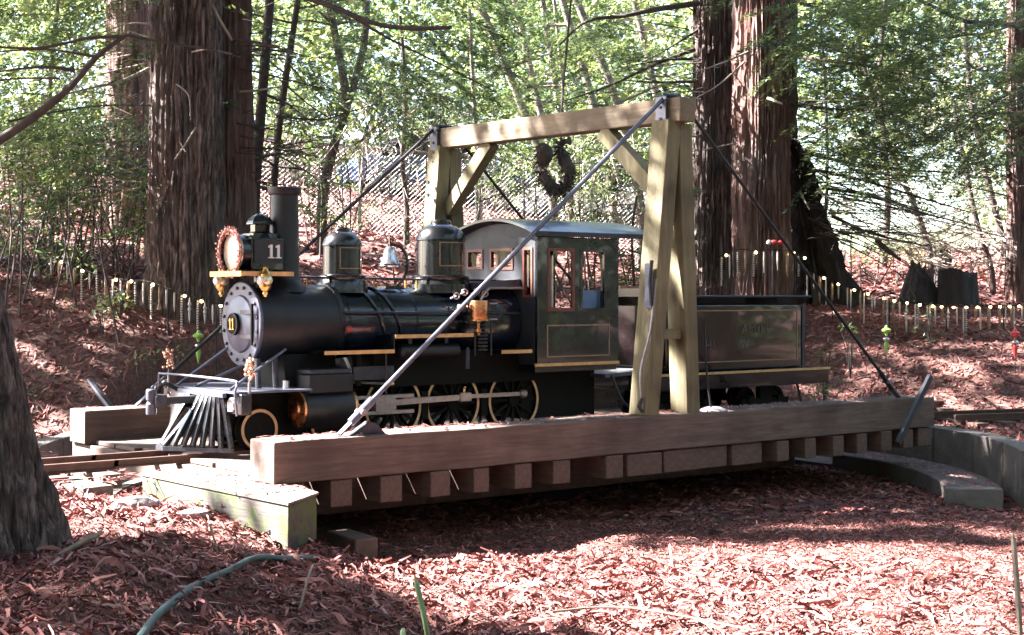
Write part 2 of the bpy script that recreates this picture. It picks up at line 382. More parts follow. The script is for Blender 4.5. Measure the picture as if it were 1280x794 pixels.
# litter: curled strips
def litter(name, n, lat0, lat1, d0, d1, L0, L1, wd, up=.015, power=1.0, parts=2, keep=None):
    D = d0 + (d1-d0)*rng.random(n)**power; lat = np.where(True, lat0 + (lat1-lat0)*rng.random(n), 0)
    x = CAM.x + FC*D + FS*lat; y = CAM.y + FS*D - FC*lat
    if keep is not None:
        k = keep(x, y, lat, D); x = x[k]; y = y[k]; D = D[k]; lat = lat[k]; n = len(x)
    z = hgt(x, y); e = .05
    gx = (hgt(x+e, y, False)-hgt(x-e, y, False))/(2*e); gy = (hgt(x, y+e, False)-hgt(x, y-e, False))/(2*e)
    steep = np.hypot(gx, gy) < 1.6
    x, y, z, gx, gy = (a[steep] for a in (x, y, z, gx, gy)); n = len(x)
    a = rng.random(n)*2*math.pi; ca, sa = np.cos(a), np.sin(a)
    ln = L0 + (L1-L0)*rng.random(n)**2; wd_ = wd*(.5+rng.random(n))
    dz = (ca*gx + sa*gy); tilt = rng.normal(0, .28, n); bend = rng.normal(0, .22, n); roll = rng.normal(0, .7, n)
    segs = parts; VV = np.zeros((n, (segs+1)*2, 3))
    for i in range(segs+1):
        s = i/segs - .5; wv = wd_*(1-abs(s)*1.1)
        px_ = x + ca*ln*s - sa*bend*ln*(s*s*2); py_ = y + sa*ln*s + ca*bend*ln*(s*s*2)
        pz = z + up*(.3+rng.random(n)*.9) + ln*s*(dz + tilt) - (s*s)*ln*.35*np.abs(tilt)
        for k, sg in enumerate((-1, 1)):
            VV[:, i*2+k, 0] = px_ - sa*wv*sg*np.cos(roll); VV[:, i*2+k, 1] = py_ + ca*wv*sg*np.cos(roll)
            VV[:, i*2+k, 2] = pz + wv*sg*np.sin(roll)
    base = (np.arange(n)*(segs+1)*2)[:, None]
    F = np.concatenate([base + np.array([i*2, i*2+1, i*2+3, i*2+2]) for i in range(segs)], 0)
    tone = np.clip(rng.normal(.42, .24, n), 0, 1); tone = np.tile(tone, segs)
    o = np_mesh(name, VV.reshape(-1, 3), F, M['litter'], tone=tone)
    return o
def notrail(x, y, lat, D):
    return ~((np.abs(y-1.7) < .3) & (x < -.4))
lit1 = litter('leaf_litter', 150000, -3.6, 4.2, 5.2, 10.8, .012, .085, .0038, keep=lambda x,y,l,D: (D < 9.6) | (l > -1), power=1.15)
tag(lit1, 'reddish brown redwood needles and curled leaves strewn over the near mound and pit floor', 'leaf litter', kind='stuff')
lit2 = litter('leaf_litter', 105000, -8, 9, 10.8, 19.5, .035, .14, .0085, keep=lambda x,y,l,D: notrail(x,y,l,D) & (np.abs(l) < D*.42))
tag(lit2, 'brown redwood litter covering the dark bank behind the locomotive', 'leaf litter', kind='stuff')
lit3 = litter('leaf_litter', 45000, -15, 15, 19.5, 36, .08, .26, .02, keep=lambda x,y,l,D: np.abs(l) < D*.42, up=.03)
tag(lit3, 'sunlit pinkish fallen leaves on the rising ground beyond the string lights', 'leaf litter', kind='stuff')
# bigger twisted leaf sprigs on the near mound
def keep_mound(x, y, l, D): return (l < 1.2 + rng.random(len(l))*3) & (D < 9.2)
lit4 = litter('redwood_sprigs', 9000, -3.2, 3.5, 5.2, 9.6, .08, .22, .009, up=.035, parts=4, keep=keep_mound)
tag(lit4, 'larger dry brown redwood sprigs heaped on the mound in the left foreground', 'leaf litter', kind='stuff')

# ------------------------------------------------------------------ pit wall, ledge, centre
def ring_piece(a0, a1, r0, r1, z0, z1, n):
    g = G()
    for i in range(n+1):
        a = R(a0+(a1-a0)*i/n); ca, sa = math.cos(a), math.sin(a)
        g.v += [(PC[0]+r0*ca, PC[1]+r0*sa, z0),(PC[0]+r1*ca, PC[1]+r1*sa, z0),(PC[0]+r1*ca, PC[1]+r1*sa, z1),(PC[0]+r0*ca, PC[1]+r0*sa, z1)]
    for i in range(n):
        for k in range(4): g.f.append((i*4+k, i*4+(k+1)%4, i*4+4+(k+1)%4, i*4+4+k))
    g.f += [(0,1,2,3), (n*4+3, n*4+2, n*4+1, n*4)]
    return g
pw = thing('turntable_pit_wall', (PC[0]+4, PC[1], -.5), 'curved grey concrete retaining wall around the turntable pit', 'wall')
a = -50
while a < 186:
    ring_piece(a, a+9.7, PR-.02, PR+.2, -.62, -.055, 6).build('wall_panel', M['concrete'], pw, bevel=.008); a += 10
lg = thing('ring_rail_ledge', (PC[0]+3.5, PC[1]-1.5, -.5), 'low curved concrete ledge carrying the turntable ring at the right of the pit', 'ledge')
ring_piece(-52, -8, 3.42, 3.86, -.6, -.35, 26).build('ledge_top', M['concrete'], lg, bevel=.012)
ring_piece(-7.9, 170, 3.42, 3.86, -.62, -.46, 40).build('ledge_ring', M['concrete'], lg)
n = 700; an = np.radians(rng.uniform(-51,-9,n)); ra = rng.uniform(3.44,3.84,n)**1.0; x = PC[0]+ra*np.cos(an); y = PC[1]+ra*np.sin(an); a_ = rng.random(n)*6.28; l = rng.uniform(.01,.045,n)
ca, sa = np.cos(a_), np.sin(a_); V = np.stack([np.stack([x-ca*l-sa*.004, y-sa*l+ca*.004, np.full(n,-.346)], 1), np.stack([x+ca*l-sa*.004, y+sa*l+ca*.004, np.full(n,-.340)], 1), np.stack([x+ca*l+sa*.004, y+sa*l-ca*.004, np.full(n,-.338)], 1), np.stack([x-ca*l+sa*.004, y-sa*l-ca*.004, np.full(n,-.346)], 1)], 1).reshape(-1,3)
tag(np_mesh('fallen_needles', V, np.arange(4*n).reshape(-1,4), M['litter'], tone=rng.random(n)), 'fallen needles lying on the curved ledge at the right of the pit', 'leaf litter', kind='stuff')
pv = thing('turntable_pivot', (PC[0], PC[1], -.5), 'dark pivot bearing under the middle of the turntable bridge', 'pivot')
G().lathe((PC[0],PC[1],-.6), [(.5,0),(.5,.22),(.28,.26),(.28,.42)]).build('bearing', M['chassis'], pv)
# ------------------------------------------------------------------ timber block, stones, hose
bk = thing('timber_block', (-.1, .2, -.3), 'thick weathered timber block with green moss below the left end of the bridge', 'timber')
G().prism([(-.29,-.71),(.06,-.42),(.30,1.15),(-.38,1.12)], -.29, -.02).build('block', M['moss'], bk, bevel=.012)
G().prism([(-.30,-.72),(.07,-.425),(.31,1.16),(-.39,1.13)], -.018, -.004).build('top_face', M['blockwood'], bk)
bk2 = thing('sunken_timber', W(-1.15, 8.95, -.4), 'dark short timber sunk in the pit beside the mossy block', 'timber')
p = W(-1.12, 9.35, -.40); q_ = W(-.90, 9.0, -.40)
G().bar(p, q_, .16, .14).build('timber_piece', M['tie'], bk2, bevel=.01)
def rock(loc, r, sc, label, seed):
    t_ = thing('stone', loc, label, 'stone'); rs = np.random.default_rng(seed); g = G(); g.sphere(loc, r, 9, 6, sc)
    vs = np.array(g.v); d = vs-np.array(loc); k = 1+.28*vnoise(d[:,0]/r*1.2+seed, d[:,1]/r*1.2, d[:,2]/r*1.2)
    g.v = [tuple(v_) for v_ in (np.array(loc)+d*k[:, None])]
    g.build('rock_body', M['stone'], t_, smooth=20); return t_
def ground_at(px, py, zoff=0):
    """first point of the ground under a picture point"""
    r_ = (px-640)/FOC; k = (py-HY)/FOC; D = 5.0
    while D < 60:
        P = W(r_*D, D, CAM.z-k*D)
        if P.z <= gh(P.x, P.y)+zoff: return P, D
        D += .02
    return W(r_*D, D, 0), D
P, D_ = ground_at(172, 640); rock(P+Vector((0,0,.02)), .13, (1.2,.8,.65), 'pale grey pointed stone on the litter mound near the mossy timber', 3)
P, D_ = ground_at(240, 646); rock(P+Vector((0,0,.0)), .095, (1.2,.8,.6), 'dark grey stone right of the pointed stone on the mound', 5)
P, D_ = ground_at(200, 630); rock(P, .06, (1.2,1,.6), 'small brownish stone between the two larger stones', 8)
hz = thing('garden_hose', ground_at(280, 745)[0], 'dark green hose arching across the litter at the lower left', 'hose')
pts = []
for px, py in [(150,832),(175,805),(196,780),(222,752),(250,732),(285,716),(320,706),(355,700),(392,699)]:
    P, D_ = ground_at(px, py+5, .0); pts.append(P+Vector((0,0,.03)))
for _ in range(3):
    zs_ = [q.z for q in pts]
    for i in range(1, len(pts)-1): pts[i].z = (zs_[i-1]+zs_[i]*2+zs_[i+1])/4+.004
def smooth_path(pts, n=8):
    out = []
    for i in range(len(pts)-1):
        a_, b_, c_, d_ = pts[max(i-1,0)], pts[i], pts[i+1], pts[min(i+2,len(pts)-1)]
        for k in range(n):
            t_ = k/n; out.append(.5*((2*b_)+(c_-a_)*t_+(2*a_-5*b_+4*c_-d_)*t_*t_+(3*b_-a_-3*c_+d_)*t_**3))
    return out+[pts[-1]]
G().tube(smooth_path(pts), .019, 12).build('hose_tube', M['hose'], hz)
G().tube([pts[-1], pts[-1]+(pts[-1]-pts[-2]).normalized()*.03], .0205, 12).build('hose_end', M['chassis'], hz)
# dry sticks and blades in the foreground
def sticks(lst):
    for (pp, D0, rad, mat_, lab, cat) in lst:
        ps = [at(px, py, D0+dd_) for px, py, dd_ in pp]
        t_ = thing('stick' if cat == 'stick' else 'grass_blade', ps[0], lab, cat)
        G().tube(smooth_path(ps, 4), [rad]*((len(ps)-1)*4)+[rad*.3], 6).build('stem' if cat != 'stick' else 'twig', M[mat_], t_)
M['blade'] = simple('green_blade', (.13,.19,.08), .5, var=.3)
sticks([([(1276,810,0),(1272,740,0),(1266,668,.05)], 5.6, .012, 'stick', 'upright dry stem at the lower right corner', 'stick'),
        ([(538,815,0),(530,770,0),(519,722,.1)], 6.0, .012, 'blade', 'green grass blade standing at the bottom centre', 'grass'),
        ([(497,815,0),(503,800,0),(504,786,.1)], 6.0, .012, 'blade', 'short green blade tip left of the taller blade', 'grass'),
        ([(846,716,0),(840,700,0),(837,680,.1)], 8.9, .008, 'stick', 'small upright twig standing at the edge of the sunlit litter', 'stick'),
        ([(690,765,0),(790,760,.1),(960,792,-.2)], 7.3, .006, 'stick', 'long thin dry stick lying across the sunlit litter', 'stick'),
        ([(375,760,0),(386,720,.0),(392,705,.1)], 6.9, .006, 'twiglit', 'pale bent twig beside the hose end', 'stick'),
        ([(262,655,0),(272,690,0),(285,735,.0)], 7.9, .006, 'stick', 'thin curved twig on the mound above the hose', 'stick'),
        ([(20,735,0),(80,690,.1),(130,665,.2)], 7.0, .013, 'stick', 'thick dry redwood sprig beside the foreground trunk', 'stick')])
P1 = at(112,476,12.9); P2 = at(140,512,12.6)
t_ = thing('lock_lever', P2, 'grey iron lever leaning behind the far beam at the left end', 'lever'); G().tube([P1,P2], .03, 8).build('lever_bar', M['iron'], t_)
P1 = at(1163,470,12.75); P2 = at(1122,555,12.4)
t_ = thing('lock_lever', P2, 'grey iron lever leaning across the right end of the near beam', 'lever'); G().bar(P1,P2,.035,.055).build('lever_bar', M['iron'], t_, bevel=.004)

# ------------------------------------------------------------------ tracks
def track(base, ang, r0, r1, label, ties=True, seed=1):
    rd = random.Random(seed); ca, sa = math.cos(R(ang)), math.sin(R(ang))
    def T(r_, s_, z): return Vector((base[0]+ca*r_-sa*s_, base[1]+sa*r_+ca*s_, z))
    t_ = thing('approach_track', T(r0, 0, -.05), label, 'railway track', 'tracks leading to the turntable')
    for s_ in (-.2, .2):
        g = G(); o = T(r0, s_, 0); e_ = T(r1, s_, 0)
        for (w_, z0, z1) in ((.07, -.012, -.002), (.014, -.002, .036), (.036, .036, .052)):
            g.bar((o.x,o.y,(z0+z1)/2), (e_.x,e_.y,(z0+z1)/2), w_, z1-z0)
        g.build('rail', M['rail'], t_)
    if ties:
        r_ = r0+.15; sh = None
        while r_ < min(r1, r0+6.5):
            c_ = T(r_, rd.uniform(-.03,.03), -.06); d_ = Vector((-sa, ca, 0)); 
            if sh is None:
                sh = G().box(-.42,.42,-.07,.07,-.045,.045).build('tie', M['tie'], t_, bevel=.006); o = sh
            else:
                o = sh.copy(); col.objects.link(o); o.parent = t_
            o.location = c_-WL[t_.name]; o.rotation_euler = (0,0,R(ang+90)+rd.uniform(-.03,.03)); r_ += .32
    return t_
track(PC, 180, 3.72, 14, 'rusty rails running left from the turntable past the foreground trunk', seed=2)
track(PC, 154, 4.25, 14, 'second pair of rails beyond the far beam at the left edge', seed=3)
track(PC, 0, 3.95, 13, 'rails running right from the turntable behind the pit wall', seed=4)
track(PC, -17, 4.25, 13, 'nearer pair of rails meeting the pit wall at the right edge', seed=5)

def litter_on(name, n, x0, x1, y0, y1, z, label, parent=None):
    x = rng.uniform(x0, x1, n); y = rng.uniform(y0, y1, n); a = rng.random(n)*6.28; l = rng.uniform(.01,.05,n); w2 = .003*(1+rng.random(n)); ca, sa = np.cos(a), np.sin(a)
    zz = z+.002+rng.random(n)*.008; t_ = rng.normal(0,.15,n)
    V = np.stack([np.stack([x-ca*l-sa*w2, y-sa*l+ca*w2, zz], 1), np.stack([x+ca*l-sa*w2, y+sa*l+ca*w2, zz+np.abs(t_*l)], 1), np.stack([x+ca*l+sa*w2, y+sa*l-ca*w2, zz+np.abs(t_*l)], 1), np.stack([x-ca*l+sa*w2, y-sa*l-ca*w2, zz], 1)], 1).reshape(-1,3)
    o = np_mesh(name, V, np.arange(4*n).reshape(-1,4), M['litter'], tone=np.clip(rng.normal(.5,.25,n),0,1)); tag(o, label, 'leaf litter', kind='stuff')
litter_on('fallen_needles', 900, .02, 6.6, .02, .30, .268, 'fallen needles lying on top of the near side beam')
litter_on('fallen_needles', 500, .02, 6.6, 3.12, 3.40, .268, 'fallen needles lying on top of the far side beam')
litter_on('fallen_needles', 500, -.33, .1, -.3, 1.1, -.003, 'fallen needles lying on the mossy timber block')
litter_on('fallen_needles', 2500, -2.4, -.3, .9, 3.9, -.035, 'fallen needles between the rails left of the turntable')
# ------------------------------------------------------------------ turntable bridge
br = thing('turntable_bridge', (PC[0], PC[1], -.25), 'timber turntable bridge with heavy side beams and a tall A frame gallows with truss rods', 'turntable')
L_ = 6.66; BW = .32; YF = 3.42
def beam(x0, x1, y0, y1, lab):
    g = G(); n = 24; rs = random.Random(int(y0*10)+3)
    for i in range(n+1):
        x = x0+(x1-x0)*i/n; wz = rs.uniform(-.003,.003)
        g.v += [(x,y0,wz),(x,y1,wz),(x,y1,.265+wz),(x,y0,.265+wz)]
    for i in range(n):
        for k in range(4): g.f.append((i*4+k, i*4+(k+1)%4, i*4+4+(k+1)%4, i*4+4+k))
    g.f += [(0,1,2,3),(n*4+3,n*4+2,n*4+1,n*4)]
    return g.build('side_beam', M['beam'], br, bevel=.008, label=lab)
beam(0, L_, 0, BW, 'near side beam, knotted and reddish brown')
beam(0, L_, YF-BW, YF, 'far side beam')
# bolts / bits on the near beam
rb = random.Random(5); bolt = None
for i in range(22):
    x = .15+i*.3+rb.uniform(-.08,.08)
    if bolt is None: bolt = G().lathe((x,.06,.264), [(.026,0),(.026,.006),(.013,.007),(.013,.022)], n=8).build('bolt', M['steel'], br); o = bolt
    else:
        o = bolt.copy(); col.objects.link(o); o.parent = br
    o.location = Vector((x, .07+rb.uniform(-.02,.04), .272))-WL[br.name]; o.rotation_euler = (0,0,rb.uniform(0,3))
# ties below the beams: the near ends show
tie_x = [.12,.49,.87,1.23,1.59,1.96,2.32,2.80,3.13,3.50,3.87,4.24,4.63,4.98,5.32,5.65,5.98,6.30,6.56]
rt = random.Random(11); tie0 = None
for x in tie_x:
    if tie0 is None: tie0 = G().box(-.09,.09,-1.72,1.72,-.085,.085).build('tie', M['tie'], br, bevel=.007); o = tie0
    else:
        o = tie0.copy(); col.objects.link(o); o.parent = br
    o.location = Vector((x, 1.72+rt.uniform(-.015,.03), -.089+rt.uniform(-.004,0)))-WL[br.name]; o.rotation_euler = (0,0,rt.uniform(-.01,.01))
    o.scale = (1.95 if 3.0 < x < 4.4 else rt.uniform(.72,.98), 1, rt.uniform(.96,1.02))
for yy in (1.15, 2.25): G().box(.7, 6.0, yy-.09, yy+.09, -.40, -.18).build('stringer', M['tie'], br, bevel=.008)
for s_ in (-.2, .2):
    g = G(); y = PC[1]+s_
    g.box(-.42, 7.2, y-.035, y+.035, -.0015, .008).box(-.42, 7.2, y-.007, y+.007, .008, .036).box(-.42, 7.2, y-.018, y+.018, .036, .052)
    g.build('rail', M['rail'], br)
# deck planks, widened edge to edge to block sun slits below
rp = random.Random(3)
for (ya, yb) in ((.345, .70), (.71, 1.08), (1.095, 1.44), (1.545, 1.855), (1.96, 2.32), (2.335, 2.70), (2.71, 3.08)):
    G().box(.08+rp.random()*.1, 6.55, ya, yb, -.001, .03).build('deck_plank', M['tie'], br, bevel=.004)
# A frames
def leg(pf, pt, lab=None):
    g = G(); g.bar(pf, pt, .19, .135, up=(1,0,0)); return g.build('frame_leg', M['post'], br, bevel=.006, label=lab)
for y, lab in ((.115, 'near'), (YF-.115, 'far')):
    o_ = .0 if lab == 'near' else .09; u_z = o_*.7
    leg((3.215+o_*1.6,y,.262), (3.455+o_,y,2.52+u_z)); leg((3.655+o_*1.4,y,.262), (3.565+o_,y,2.50+u_z))
    G().box(3.36, 3.62, y-.045, y+.045, .84, .915).build('frame_rung', M['post'], br, bevel=.005)
G().bar((3.51,-.06,2.597), (3.60,YF+.02,2.665), .16, .185, up=(0,0,1)).build('cross_beam', M['crossbeam'], br, bevel=.008)
G().bar((3.51,.20,1.93), (3.51,.90,2.52), .10, .13).build('knee_brace', M['post'], br, bevel=.006)
G().bar((3.60,YF-.20,1.98), (3.58,YF-.90,2.57), .10, .13).build('knee_brace', M['post'], br, bevel=.006)
for y in (.115, YF-.115):
    dx_ = 0 if y < 1 else .085; dz_ = dx_*.75
    sp = G().box(3.39+dx_, 3.405+dx_, y-.055, y+.055, 2.30, 2.70+dz_).build('strap_plate', M['rod'], br)
    for zz in (2.36, 2.44, 2.53, 2.62): G().lathe((3.389+dx_,y,zz), [(.012,0),(.012,.01)], axis=(-1,0,0), n=8).build('bolt', M['iron'], sp)
    G().tube([(3.40+dx_,y-.05,2.66+dz_),(3.43+dx_,y,2.715+dz_),(3.59+dx_,y,2.715+dz_),(3.62+dx_,y-.05,2.66+dz_)], .02, 8).build('rod_saddle', M['darkrod'], br)
    for zz in (2.12, 2.24): G().lathe((3.40,y-.03,zz), [(.018,0),(.018,.02)], axis=(-1,0,-.05), n=8).build('bolt', M['iron'], br)
def rod(p0, p1, r_, m_, clevis=True):
    p0 = Vector(p0); p1 = Vector(p1); d = (p1-p0).normalized()
    g = G().tube([p0+d*.30, p1], r_, 10)
    o = g.build('truss_rod', m_, br)
    G().tube([p0+d*.12, p0+d*.34], r_*1.7, 10).build('turnbuckle', m_, o)
    c = p0+d*.22
    G().bar(p0, p0+d*.30, .012, .05, up=(0,1,0)).build('clevis', M['rod'], o)
    G().tube([c+Vector((0,-.045,0)), c+Vector((0,.045,0))], .02, 10).build('clevis_pin', M['steel'], o)
    return o
rod((.52,.10,.27), (3.42,.10,2.70), .0165, M['rod']); rod((6.30,.12,.27), (3.60,.12,2.70), .014, M['darkrod'])
rod((.52,YF-.1,.27), (3.50,YF-.1,2.76), .015, M['darkrod']); rod((6.30,YF-.1,.27), (3.69,YF-.1,2.76), .014, M['darkrod'])
G().prism([(.60,.266),(.86,.266),(.80,.33),(.74,.35)], .07, .13, 'y').build('rod_anchor', M['iron'], br)
# lashing rods on the near A frame
G().tube(smooth_path([Vector((3.14,.05,.30)), Vector((3.13,.06,.6)), Vector((3.20,.03,.9)), Vector((3.26,.03,1.30))],4), .011, 8).build('hanging_rod', M['steel'], br)
G().box(3.21,3.23,.03,.10,1.08,1.42).build('hanging_plate', M['rod'], br)
G().tube([(3.205,.02,1.10),(3.19,.02,1.28),(3.21,.02,1.44)], .013, 8).build('hanging_rod', M['darkrod'], br)
G().tube([(3.14,.05,.30),(3.10,.05,.34),(3.14,.05,.40)], .014, 8).build('hook', M['iron'], br)
G().tube(smooth_path([Vector((3.80,.05,.95)), Vector((3.82,.05,.6)), Vector((3.88,.06,.30))],4), .008, 8).build('hanging_rod', M['darkrod'], br)
G().lathe((3.95,.10,.266), [(.11,0),(.10,.012),(.05,.03),(.0,.032)], n=14).build('anchor_plate', M['steel'], br)
# gnarled dark vine hanging in the gallows
P = at(690,180,13.2)
vt = thing('hanging_vine', P, 'dark gnarled loop of root hanging in the trees behind the gallows beam', 'vine')
def vp(l): return smooth_path([at(a_, b_, 13.3+c_) for a_, b_, c_ in l], 6)
G().tube(vp([(675,190,0),(680,185,0),(674,205,0.05),(682,225,0),(695,238,0),(706,236,0),(712,215,0),(705,200,.1),(700,180,.1),(712,176,.05)]), [.042+.020*math.sin(i*.33+1)+.006*math.sin(i*1.9) for i in range(55)], 7).build('root_loop', M['twig'], vt, smooth=25)
G().sphere(at(681,193,13.3), .085, 9, 7, (1,.8,1.2)).build('root_knot', M['twig'], vt, smooth=20)
G().sphere(at(697,236,13.3), .06, 8, 6, (1.3,.8,.8)).build('root_knot', M['twig'], vt, smooth=20)
rv = random.Random(2); g = G()
ring_ = vp([(679,188,0),(675,208,0.05),(683,226,0),(695,237,0),(706,234,0),(712,215,0),(705,200,.1),(700,180,.1)])
for i in range(420):
    a_ = rv.choice(ring_); d_ = Vector((rv.gauss(0,1),rv.gauss(0,1),rv.gauss(-.4,1))).normalized(); g.tube([a_, a_+d_*.05, a_+d_*.10+Vector((0,0,-.02))], [.008,.006,.002], 4, cap=False)
o = g.build('rootlets', M['twig'], vt, smooth=0); o['kind'] = 'stuff'
G().tube(vp([(682,196,0),(700,184,.2),(703,120,.4),(712,20,.5),(716,-30,.5)]), .012, 6).build('root_stem', M['twig'], vt)

# ------------------------------------------------------------------ locomotive
YC = 1.70
lo = thing('steam_locomotive', (2.0, YC, .05), 'small black steam locomotive number 11 with brass trim facing left on the turntable', 'locomotive')
def part(g, name, m_, p=lo, **k): return g.build(name, M[m_] if isinstance(m_, str) else m_, p, **k)
BZ = .965
sb = part(G().lathe((.66,YC,BZ), [(.0,0),(.285,0),(.292,.02),(.292,.66),(.302,.665),(.302,.70),(.275,.705)], axis=(1,0,0), n=56), 'smokebox', 'smokebox')
sf = part(G().lathe((.645,YC,BZ), [(.0,-.005),(.305,-.005),(.312,.0),(.312,.02),(.29,.022)], axis=(1,0,0), n=56), 'smokebox_front', 'graphite')
sd = part(G().lathe((.64,YC,BZ), [(.0,-.05),(.06,-.048),(.15,-.035),(.205,-.015),(.215,.0)], axis=(1,0,0), n=48, cap=False), 'smokebox_door', 'graphite', sf)
for k in range(16):
    a = 2*math.pi*(k+.5)/16; part(G().lathe((.642,YC+.27*math.cos(a),BZ+.27*math.sin(a)), [(.013,0),(.013,.014),(.006,.018)], axis=(-1,0,0), n=7), 'bolt', 'iron', sf)
for zz in (BZ+.09, BZ-.09):
    part(G().bar((.615,YC-.24,zz),(.60,YC-.08,zz),.014,.028), 'door_hinge', 'iron', sf)
part(G().tube([(.61,YC-.235,BZ-.15),(.61,YC-.235,BZ+.15)], .012, 8), 'hinge_pin', 'chassis', sf)
npl = part(G().lathe((.592,YC,BZ), [(.082,0),(.082,.016),(.07,.02),(.0,.02)], axis=(-1,0,0), n=32), 'number_plate', 'chassis')
npr = part(G().torus((.572,YC,BZ), .078, .006, axis=(1,0,0), n=32, m=6), 'plate_rim', 'iron', npl)
def one(g, x, y, z, h, w_, ax):   # numeral one with serifs, laid on a plate facing -X or -Y
    t_ = .008
    def bx(a0,a1,z0,z1):
        if ax == 'x': g.box(x-t_, x, y+a0, y+a1, z+z0, z+z1)
        else: g.box(x+a0, x+a1, y-t_, y, z+z0, z+z1)
    bx(-w_*.22,w_*.22,-h/2+.008,h/2); bx(-w_*.55,w_*.55,-h/2,-h/2+.0078); s_ = 1 if ax == 'x' else -1
    bx(*sorted((s_*w_*.222, s_*w_*.5)), h/2-.022, h/2-.006); return g
g = G(); one(g,.5715,YC+.022,BZ,.085,.032,'x'); one(g,.5715,YC-.022,BZ,.085,.032,'x'); part(g, 'numerals', 'brass', npl, smooth=0, label='brass numerals 11')
# boiler
part(G().lathe((1.36,YC,BZ), [(.268,0),(.272,.01),(.272,1.1),(.315,1.30),(.318,1.66)], axis=(1,0,0), n=56), 'boiler', 'boiler')
for x in (1.42,1.72,2.03,2.34): part(G().torus((x,YC,BZ), .274, .007, axis=(1,0,0), n=56, m=6), 'boiler_band', 'black')
# stack
part(G().lathe((1.005,YC,1.20), [(.19,.0),(.165,.045),(.125,.085),(.112,.13),(.106,.60),(.103,.73),(.120,.735),(.126,.75),(.126,.785),(.115,.79),(.10,.788),(.09,.70),(.09,.2)], n=40, cap=False), 'smokestack', 'smokebox')
# domes
def dome(x, r_, z0, ztop, nm):
    h = ztop-z0
    g = G().lathe((x,YC,z0), [(r_*1.32,-.02),(r_*1.30,.05),(r_*1.14,.085),(r_*1.18,.10),(r_*1.18,.115),(r_*1.0,.125),(r_*.98,h*.70),(r_*1.03,h*.71),(r_*1.03,h*.735),(r_*.93,h*.82),(r_*.70,h*.90),(r_*.42,h*.94),(r_*.42,h*.975),(r_*.36,h),(0,h)], n=40, cap=False)
    o = part(g, nm, 'black')
    # painted outline panel on its camera side, as a thin raised frame
    for a0, a1, z_0, z_1 in ((-128,-52,.34,.353),(-128,-52,.665,.678),(-128,-125.5,.353,.665),(-54.5,-52,.353,.665)):
        gg = G(); k = 8
        for i in range(k+1):
            a = R(a0+(a1-a0)*i/k)
            for rr_ in (r_*.97, r_*1.012):
                for z_ in (z_0, z_1): gg.v.append((x+rr_*math.cos(a), YC+rr_*math.sin(a), z0+h*z_))
        for i in range(k):
            b0 = i*4
            for (p_,q2,r2,s2) in ((0,1,5,4),(2,3,7,6),(0,2,6,4),(1,3,7,5)): gg.f.append((b0+p_,b0+q2,b0+r2,b0+s2))
        gg.f += [(0,1,3,2),(k*4,k*4+1,k*4+3,k*4+2)]
        part(gg, 'panel_line', M['letter_gold'], o)
    return o
M['letter_gold'] = simple('dull_gold_line', (.28,.19,.12), .5)
dome(1.51, .152, 1.215, 1.70, 'sand_dome'); dome(2.44, .198, 1.215, 1.79, 'steam_dome')
# bell
bl = part(G().lathe((1.95,YC,1.40), [(.0,.0),(.088,.0),(.092,.012),(.070,.045),(.055,.10),(.050,.135),(.03,.16),(.0,.165)], n=28, cap=False), 'bell', M['silver'])
part(G().tube(smooth_path([Vector((1.95,YC-.02,1.22)),Vector((2.03,YC-.06,1.30)),Vector((2.06,YC-.08,1.44)),Vector((2.03,YC-.05,1.55)),Vector((1.95,YC,1.585))],5), .013, 8), 'bell_yoke', 'black', bl)
part(G().tube([(1.95,YC,1.56),(1.95,YC,1.66)], .008, 6), 'bell_top', 'black', bl)
part(G().torus((1.95,YC,1.425), .088, .006, axis=(0,0,1), n=28, m=6), 'bell_rim', M['silver'], bl)
part(G().box(1.87,2.03,YC-.06,YC+.06,1.225,1.25), 'bell_bracket', 'black', bl)
# headlamp on its bracket
hl = part(G().box(.66,.93,YC-.13,YC+.13,1.36,1.60), 'headlamp', 'black', bevel=.008)
part(G().lathe((.665,YC,1.495), [(.13,-.01),(.135,.09),(.165,.10),(.165,.115)], axis=(-1,0,0), n=36, cap=False), 'reflector_hood', 'black', hl)
part(G().lathe((.575,YC,1.495), [(.0,.012),(.08,.008),(.148,.0),(.15,-.012)], axis=(-1,0,0), n=32, cap=False), 'lens', 'lens', hl)
part(G().lathe((.80,YC,1.60), [(.12,0),(.10,.03),(.07,.05),(.07,.10),(.10,.105),(.10,.115),(.08,.15),(.03,.185),(0,.19)], n=6, cap=False), 'lamp_vent', 'black', hl)
part(G().box(.70,.90,YC-.085,YC+.085,1.60,1.635), 'lamp_cap', 'black', hl)
nb = part(G().box(.68,.92,YC-.142,YC-.13,1.415,1.585), 'number_board', 'cabfront', hl)
g = G(); one(g,.815,YC-.142,1.50,.10,.045,'y'); one(g,.875,YC-.142,1.50,.10,.045,'y'); part(g, 'numerals', 'white', nb, smooth=0, label='white numerals 11')
part(G().box(.53,.95,YC-.22,YC+.22,1.325,1.345), 'lamp_shelf', 'black')
part(G().box(.515,.5295,YC-.25,YC+.25,1.315,1.352), 'shelf_trim', 'brass')
part(G().box(.53,.95,YC-.245,YC-.2205,1.318,1.350), 'shelf_trim', 'gold')
for yy in (YC-.10, YC+.10): part(G().bar((.72,yy,1.22),(.72,yy,1.325),.03,.03), 'shelf_post', 'black')
